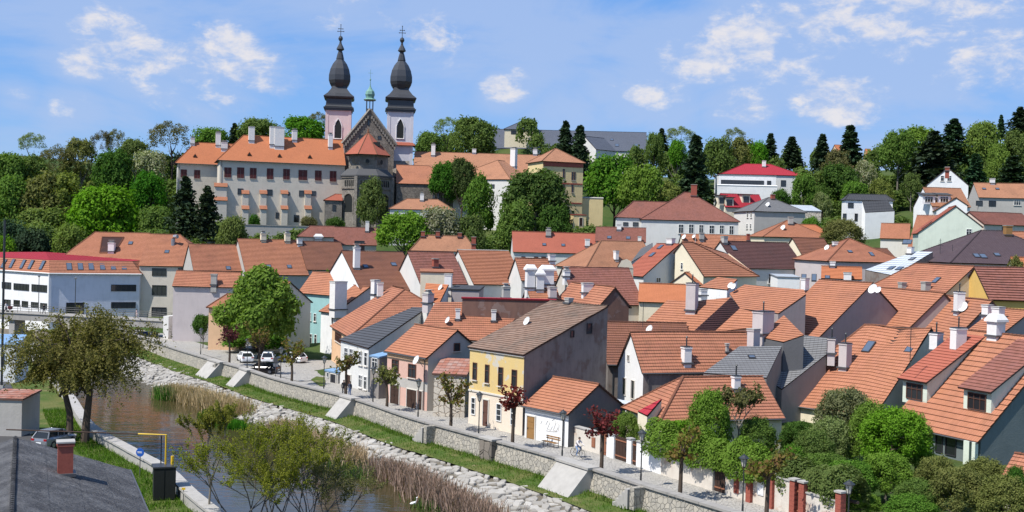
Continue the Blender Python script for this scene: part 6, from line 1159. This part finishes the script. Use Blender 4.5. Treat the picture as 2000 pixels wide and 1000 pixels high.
# ---------------- cars
def car(label,p,rz,paint,L=4.35,W=1.8,H=1.5,group=None,suv=False):
    o=tag(empty('parked_car',p),label,'car',group); o.rotation_euler=(0,0,rz); s=L/4.35
    st=[(-2.17,.42,.72,.70),(-2.12,.30,.90,.80),(-1.7,.24,.98,.89),(-.6,.22,.96,.9),(.75,.22,.92,.9),(1.5,.23,.84,.88),(2.0,.28,.72,.80),(2.17,.40,.60,.66)]
    q=MB(); vs=[]; m=8
    for x,zl,zh,hw in st:
        for y,z in((-hw*.92,zl),(-hw,zl+.15),(-hw,zh-.14),(-hw*.88,zh),(hw*.88,zh),(hw,zh-.14),(hw,zl+.15),(hw*.92,zl)): vs.append((x*s,y,z))
    fs=[(i*m+k,(i+1)*m+k,(i+1)*m+(k+1)%m,i*m+(k+1)%m) for i in range(len(st)-1) for k in range(m)]+[tuple(range(m)),tuple(range((len(st)-1)*m,len(st)*m))[::-1]]; q.mesh(vs,fs); q.build('body',paint,o,smooth=False)
    g=MB(); b=[(-2.0,.90,.72),(-1.55,H-.08,.60),(-1.3,H,.58),(.1,H-.02,.58),(.35,H-.06,.6),(1.15,.88,.74)]
    vs=[]; 
    for x,z,hw in b: vs+= [(x*s,-hw-.1*(1.5-z),.88),(x*s,-hw,z),(x*s,hw,z),(x*s,hw+.1*(1.5-z),.88)]
    g.mesh(vs,[(i*4+k,(i+1)*4+k,(i+1)*4+k+1,i*4+k+1) for i in range(5) for k in range(3)]); g.build('windows','carglass',o)
    r=MB(); vs=[]
    for x,z,hw in [(-1.62,H-.11,.60),(-1.3,H+.02,.59),(.1,H,.59),(.4,H-.06,.61)]: vs+=[(x*s,-hw-.01,z-.05),(x*s,-hw+.05,z+.012),(x*s,hw-.05,z+.012),(x*s,hw+.01,z-.05)]
    r.mesh(vs,[(i*4+k,(i+1)*4+k,(i+1)*4+k+1,i*4+k+1) for i in range(3) for k in range(3)])
    for sd in(-1,1):
        for x0,x1 in((-.45,-.38),(.38,.45)): r.box(((x0+x1)/2*s,sd*.66,1.15),.08,.06,.62)
        r.tube([(.42*s,sd*.61,H-.06),(1.15*s,sd*.8,.9)],.035,5); r.tube([(-1.6*s,sd*.61,H-.1),(-2.0*s,sd*.8,.9)],.06,5)
    r.build('roof_panel',paint,o)
    for x in(-1.35,1.32):
        for y in(-.83,.83):
            t=MB(); t.lathe([(.2,-.1),(.32,-.1),(.33,0),(.32,.1),(.2,.1)],16); me=t.data('wheel','tyre'); w=link('wheel',me,o,(x*s,y,.33)); w.rotation_euler=(math.pi/2,0,0); t=MB(); t.lathe([(.05,-.11),(.2,-.105),(.21,.105),(.05,.11)],10); link('rim',t.data('rim','rim'),w)
    for y in(-.62,.62):
        t=MB(); t.box((-2.13*s,y,.82),.1,.28,.16); t.build('tail_light','lampred',o); t=MB(); t.box((2.08*s,y,.66),.12,.3,.13); t.build('headlight','lampglass',o)
    t=MB(); t.box((-2.19*s,0,.56),.03,.5,.12); t.build('number_plate','signwhite',o)
    for y in(-.95,.95): t=MB(); t.box((.72*s,y,.98),.14,.18,.12); t.build('wing_mirror',paint,o)
GC='cars parked under the lime tree'
def gp(x,y,z=0): p=G(x,y,z); return V((p.x,p.y,z))
car('white hatchback with dark rear window, leftmost under the lime tree',gp(479,707),R_(112),'carwhite',group=GC); car('white estate car in the middle of the parked row',gp(523,708),R_(100),'carwhite',4.6,1.85,1.58,GC); car('white car half hidden by a pollard, right in the row',gp(570,708),R_(150),'carwhite',4.4,1.8,1.5,GC); car('black car with red tail light behind the river wall',gp(512,729),R_(170),'carblack',4.4,1.8,1.45,GC); car('dark silver car parked on the left bank behind the grey roof',gp(106,870,-1.03),R_(75),'carsilver',4.2,1.75,1.5)
# road sign beside the parked cars
p=gp(538,738); o=tag(empty('road_sign',p),'grey-backed road sign on a post beside the black car','sign'); q=MB(); q.tube([(0,0,0),(0,0,2.6)],.04,6); q.build('post','m_gutter',o); q=MB(); q.box((0,0,2.2),.6,.04,.6,.2); q.build('sign_plate','m_gutter',o); q=MB(); q.box((0,.01,1.6),.6,.04,.4,.2); q.build('lower_plate','rim',o)
# ---------------- people
def clothmat(name,top,bot,skin=(.42,.26,.19),hair=(.05,.035,.025)):
    m,t,b=bsdf(name,.85,.15); z=t.add('ShaderNodeSeparateXYZ',{0:t.add('ShaderNodeTexCoord').outputs['Object']}).outputs[2]; r=t.add('ShaderNodeValToRGB',{0:t.math('DIVIDE',z,1.8)}); r.color_ramp.interpolation='CONSTANT'; e=r.color_ramp.elements; e[0].color=(.03,.03,.03,1); e[0].position=0; e[1].color=c4(bot); e[1].position=.05
    for ps,c in((.53,top),(.825,skin),(.925,hair)): x=e.new(ps); x.color=c4(c)
    t.put(b.inputs['Base Color'],r.outputs[0]); return name
def person(label,p,rz,mat,pose='stand',h=1.72,group=None):
    J=dict(pel=(0,0,.95),ch=(0,.02,1.32),nk=(0,.02,1.48),hd=(0,.0,1.62),tp=(0,0,1.74),ls=(.19,.02,1.40),rs=(-.19,.02,1.40),le=(.25,.0,1.12),re=(-.25,0,1.12),lw=(.25,-.10,.88),rw=(-.25,-.10,.88),lf=(.25,-.12,.79),rf=(-.25,-.12,.79),lh=(.10,0,.9),rh=(-.10,0,.9),lk=(.11,-.03,.5),rk=(-.11,-.03,.5),la=(.11,.02,.08),ra=(-.11,.02,.08),lt=(.12,-.16,.04),rt=(-.12,-.16,.04))
    if pose=='walk': J.update(lk=(.1,-.16,.52),la=(.1,-.28,.10),lt=(.1,-.46,.08),rk=(-.1,.02,.5),ra=(-.1,.30,.12),rt=(-.1,.16,.05),lw=(.25,.12,.9),lf=(.25,.15,.8),rw=(-.25,-.25,.92),rf=(-.25,-.3,.84))
    if pose=='push': J.update(le=(.24,-.12,1.14),re=(-.24,-.12,1.14),lw=(.2,-.38,1.06),rw=(-.2,-.38,1.06),lf=(.18,-.47,1.05),rf=(-.18,-.47,1.05),lk=(.1,-.14,.52),la=(.1,-.22,.1),lt=(.1,-.4,.06),ra=(-.1,.24,.1),rt=(-.1,.1,.04))
    if pose=='ride': J.update(pel=(0,.1,1.0),ch=(0,-.14,1.33),nk=(0,-.22,1.47),hd=(0,-.28,1.60),tp=(0,-.29,1.72),ls=(.18,-.17,1.39),rs=(-.18,-.17,1.39),le=(.24,-.38,1.18),re=(-.24,-.38,1.18),lw=(.24,-.58,1.06),rw=(-.24,-.58,1.06),lf=(.23,-.66,1.04),rf=(-.23,-.66,1.04),lh=(.10,.06,.96),rh=(-.10,.06,.96),lk=(.12,-.34,.84),rk=(-.12,-.22,.60),la=(.12,-.12,.50),ra=(-.12,-.02,.22),lt=(.12,-.27,.45),rt=(-.12,-.17,.17))
    rad=dict(pel=.15,ch=.17,nk=.06,hd=.10,tp=.07,ls=.075,rs=.075,le=.05,re=.05,lw=.036,rw=.036,lf=.035,rf=.035,lh=.10,rh=.10,lk=.068,rk=.068,la=.048,ra=.048,lt=.038,rt=.038)
    ed=[('pel','ch'),('ch','nk'),('nk','hd'),('hd','tp'),('ch','ls'),('ls','le'),('le','lw'),('lw','lf'),('ch','rs'),('rs','re'),('re','rw'),('rw','rf'),('pel','lh'),('lh','lk'),('lk','la'),('la','lt'),('pel','rh'),('rh','rk'),('rk','ra'),('ra','rt')]
    ks=list(J); me=bpy.data.meshes.new('person'); me.from_pydata([J[k] for k in ks],[(ks.index(a),ks.index(b)) for a,b in ed],[]); me.materials.append(MAT[mat]); o=bpy.data.objects.new('person',me); COL.objects.link(o); o.location=p; o.rotation_euler=(0,0,rz); f=h/1.76; o.scale=(f,f,f)
    sk=o.modifiers.new('skin','SKIN'); sv=me.skin_vertices[0].data
    for i,k in enumerate(ks): sv[i].radius=(rad[k],rad[k]*(.72 if k in('ch','pel') else 1)); sv[i].use_root=(k=='pel')
    ss_=o.modifiers.new('sub','SUBSURF'); ss_.levels=2; ss_.render_levels=2; tag(o,label,'person',group)
    q=MB(); hx,hy,hz=J['hd']; q.lathe([(.055,-.03),(.108,.03),(.10,.10),(.05,.145)],10,(hx,hy+.03,hz+.0)); q.build('hair',hairm,o); return o
plain('hair_dark',(.04,.028,.02),.8); hairm='hair_dark'
clothmat('cl_cyc',(.62,.58,.58),(.18,.26,.42)); clothmat('cl_dark',(.03,.03,.035),(.03,.03,.04)); clothmat('cl_blue',(.05,.06,.09),(.10,.15,.28),hair=(.45,.42,.38)); clothmat('cl_white',(.62,.60,.60),(.06,.06,.08)); clothmat('cl_pink',(.66,.48,.46),(.62,.50,.48)); clothmat('cl_purple',(.20,.09,.16),(.10,.06,.10))
person('person in dark clothes standing beside the pollard tree by the wall',gp(671,772),R_(20),'cl_dark'); person('person in navy jacket and blue jeans by the wall',gp(683,775),R_(-30),'cl_blue')
zb2=zb+.02
def onb(px): 
    lo,hi=0.,L_*4
    lo,hi=0.,(b1-b0).length
    for _ in range(40):
        m_=(lo+hi)/2
        if proj(b0+bd*m_)[0]<px: lo=m_
        else: hi=m_
    v=b0+bd*lo-bn*.3; return V((v.x,v.y,zb-.04))
person('person in pink-white outfit walking at the right end of the footbridge',onb(269),R_(90),'cl_pink','walk'); person('person in dark top in the middle of the footbridge',onb(88),R_(60),'cl_dark','walk'); person('person in white shirt pushing a pram on the footbridge',onb(14),R_(90),'cl_white','push'); person('person in white top beside the pram pusher on the footbridge',onb(7)+bn*.8,R_(90),'cl_white','walk',1.55)
pr=onb(22); o=tag(empty('pram',pr),'dark purple pram pushed along the footbridge','pram'); q=MB(); q.lathe([(.12,.45),(.3,.6),(.34,.8),(.26,1.05),(.05,1.12)],10,(0,0,0),0,0,1.4,.8); q.build('carrycot','leaf_wine',o); q=MB(); q.tube([(-.35,0,.2),(.1,0,.6),(.6,0,1.05)],.02,5); q.build('frame','iron',o)
for x in(-.4,.35):
    for y in(-.22,.22): q=MB(); q.lathe([(.12,-.02),(.15,0),(.12,.02)],12); w=link('wheel',q.data('wheel','tyre'),o,(x,y,.15)); w.rotation_euler=(math.pi/2,0,0)
# cyclist
cp=gp(1127,893); cr_=math.atan2(.637,.77)+math.pi/2-math.pi/2; hdg=math.atan2(-.77,.637)   # rides along the street towards the camera
cp.z=.02
def rot(v,a): return V((v[0]*math.cos(a)-v[1]*math.sin(a),v[0]*math.sin(a)+v[1]*math.cos(a),v[2]))
bi=tag(empty('bicycle',cp),'black city bicycle ridden along the riverside street','bicycle'); bi.rotation_euler=(0,0,hdg+math.pi/2)
for y,nm in((-.62,'front_wheel'),(.46,'rear_wheel')):
    q=MB(); pts=[(0,y+.34*math.cos(a),.34+.34*math.sin(a)) for a in[i*6.2832/20 for i in range(21)]]; q.tube(pts,.022,5,cap=False); w=q.build(nm,'tyre',bi); q=MB()
    for i in range(6): a=i*math.pi/6; q.tube([(0,y+.33*math.cos(a),.34+.33*math.sin(a)),(0,y-.33*math.cos(a),.34-.33*math.sin(a))],.005,3)
    q.build('spokes','rim',w)
q=MB(); B=(0,-.05,.30); S=(0,.12,.86); H=(0,-.48,.88)
for a,b_ in((B,S),(B,(0,-.5,.7)),(S,(0,-.5,.78)),(B,(0,.46,.34)),(S,(0,.46,.34)),((0,-.62,.34),H)): q.tube([a,b_],.02,5)
q.build('frame','black',bi); q=MB(); q.tube([(-.28,-.5,1.02),(-.1,-.5,1.0),(.1,-.5,1.0),(.28,-.5,1.02)],.018,5); q.tube([H,(0,-.5,1.0)],.018,5); q.build('handlebar','iron',bi); q=MB(); q.box((0,.13,.9),.16,.26,.06,0,0,.8); q.build('saddle','black',bi); q=MB(); q.box((.12,-.05,.3),.1,.08,.03); q.box((-.12,-.05,.3),.1,.08,.03); q.build('pedals','black',bi)
person('cyclist in white shirt and blue trousers riding on the street',cp,hdg+math.pi/2,'cl_cyc','ride',1.72)
# ---------------- left bank foreground
h=house('low grey felt-roofed house with brick chimney at the bottom left',(30,856,65),(22,1012),(253,918),pit='x',gz=-1.1,ws=1.,tile='t_felt',wall='w_old',course=1.6,step=.02,wb=.06,chim=[('1',127,926,863,.75,.75,'brickred',0)],gut=True,name='felt_roofed_house',capmat='t_felt')
p=gp(320,974,-1.1); o=tag(empty('utility_cabinet',p),'tall black-green utility cabinet on the left bank','cabinet'); rz=.35
q=MB(); q.box((0,0,1.15),1.5,1.3,2.3,rz); q.build('body','black',o); q=MB(); q.box((0,0,2.36),1.65,1.45,.1,rz); q.build('lid','leadroof',o)
for s in(-.37,.37): q=MB(); q.box(tuple(rot((s,-.67,1.15),rz)),.66,.04,2.1,rz); q.build('door','black',o)
q=MB(); q.tube([(.45,.35,2.3),(.45,.35,3.0)],.12,8); q.build('vent_pipe','yellow',o)
p=gp(322,972,-1.1); q=MB(); top=P(323,849,p.y); far=P(52,851,p.y+4); q.tube([p,V((p.x,p.y,top.z)),V((p.x-2.0,p.y,top.z))],.07,6); o=q.build('gas_pipe','yellow',None,tuple(p)); tag(o,'yellow gas pipe rising beside the black cabinet and crossing left','pipe'); q=MB(); q.tube([V((p.x-2.0,p.y,top.z)),V((far.x,p.y+.5,top.z-.02))],.05,6); q.build('brown_pipe_run','wood_dark',o,tuple(p)); q=MB(); q.tube([p+V((-.4,.2,0)),V((p.x-.4,p.y+.2,top.z-.1))],.045,6); q.build('support_post','black',o,tuple(p))
p=gp(273,930,-1.1); o=tag(empty('cycle_sign',p),'round blue sign on a grey post on the left bank','sign'); q=MB(); q.tube([(0,0,0),(0,0,2.0)],.035,6); q.build('post','m_gutter',o)
q=MB(); q.lathe([(.01,-.02),(.32,-.02),(.33,0),(.32,.02),(.01,.02)],24); w=link('sign_disc',q.data('sign_disc','signblue'),o,(0,-.05,1.85)); w.rotation_euler=(math.pi/2,0,-.1); q=MB(); q.box((0,-.08,1.9),.42,.01,.045); q.box((0,-.08,1.82),.36,.01,.035); q.build('sign_lettering','signwhite',o)
p=gp(358,985,-1.1); o=tag(empty('marker_post',p),'short post with yellow marker plate at the flood wall','post'); q=MB(); q.tube([(0,0,0),(0,0,1.1)],.03,6); q.build('post','m_gutter',o); q=MB(); q.box((0,-.04,1.1),.26,.04,.16); q.build('plate','yellow',o)
boxhouse('grey concrete shed at the left edge behind the felt roof',-30,777,104,0,43,4,-1.1,'t_rust','w_grey',name='concrete_shed',cat='shed')
boxhouse('white outbuilding with pale blue roof at the far left edge',-30,672,140,5,30,5,-1.1,'m_bluecap','w_white',name='outbuilding',cat='outbuilding',fall=.8,win=[('1',2,690,8,712,'d')])
p=gp(3,760,-1.1); q=MB(); q.tube([p,V((p.x,p.y,P(3,430,p.y).z))],.14,8); o=q.build('mast','iron',None,tuple(p)); tag(o,'tall dark mast at the very left edge of the picture','mast'); q=MB(); q.box((p.x,p.y,-.9),.5,.5,.5); q.build('base_plate','concrete',o,tuple(p))
p=gp(30,812,-1.1); o=tag(empty('waste_skip',p),'grey waste skip beside the concrete shed','skip'); q=MB(); q.box((0,0,.75),1.9,1.5,1.3,.1,0,1.1); q.build('bin_body','w_dgrey',o); q=MB(); q.box((0,0,1.45),2.1,1.65,.1,.1); q.build('lid','w_pale',o)
# street lamps on the far side of the footbridge
for i,(x,yt) in enumerate([(57,541),(129,545)]):
    v=onb(x)+bn*2.6; o=tag(empty('bridge_lamp',v),('left','right')[i]+' slim lamp post on the footbridge in front of the school','street lamp','lamp posts on the footbridge'); zt=P(x,yt,v.y).z-v.z; q=MB(); q.tube([(0,0,-.5),(0,0,zt)],.06,6); q.build('pole','iron',o); q=MB(); q.lathe([(.08,0),(.22,.15),(.24,.3),(.05,.4)],10,(0,0,zt)); q.build('lamp_head','rim',o)
# aerials on the roofs
for i,(px,py,yt,d,lb) in enumerate([(1778,690,638,104,'tall thin aerial mast on the sagging orange roof'),(1860,505,478,176,'aerial mast beside the purple slate roof'),(1836,500,466,178,'branched television aerial near the zinc roof'),(1358,470,440,216,'white aerial pole above the dotted orange ridge'),(1256,618,590,126,'pale pole at the ruined brick gable')]):
    p=P(px,py,d); H=(py-yt)*d/FPX; q=MB(); q.tube([p-UP*1.2,p+UP*H],.035,5); o=q.build('roof_aerial','iron' if i!=3 else 'dish',None,tuple(p-UP*1.2)); tag(o,lb,'aerial'); q=MB()
    for k in range(4): q.tube([p+V((-.5+.1*k,0,H*(.6+.1*k))),p+V((.5-.1*k,0,H*(.6+.1*k)))],.018,4)
    if i in(0,2): q.build('aerial_rods','iron',o,tuple(p-UP*1.2))
# white bird at the water edge
p=G(808,992,WZ); o=tag(empty('white_bird',p),'white bird standing at the edge of the near reeds','bird'); q=MB(); q.tube([(-.3,0,.32),(-.1,0,.34),(.12,0,.42),(.2,0,.6),(.19,0,.78),(.30,0,.84)],[.03,.12,.10,.045,.04,.03],8); q.build('body','signwhite',o,smooth=True); q=MB(); q.tube([(.30,0,.84),(.44,0,.82)],[.02,.006],5); q.build('beak','yellow',o)
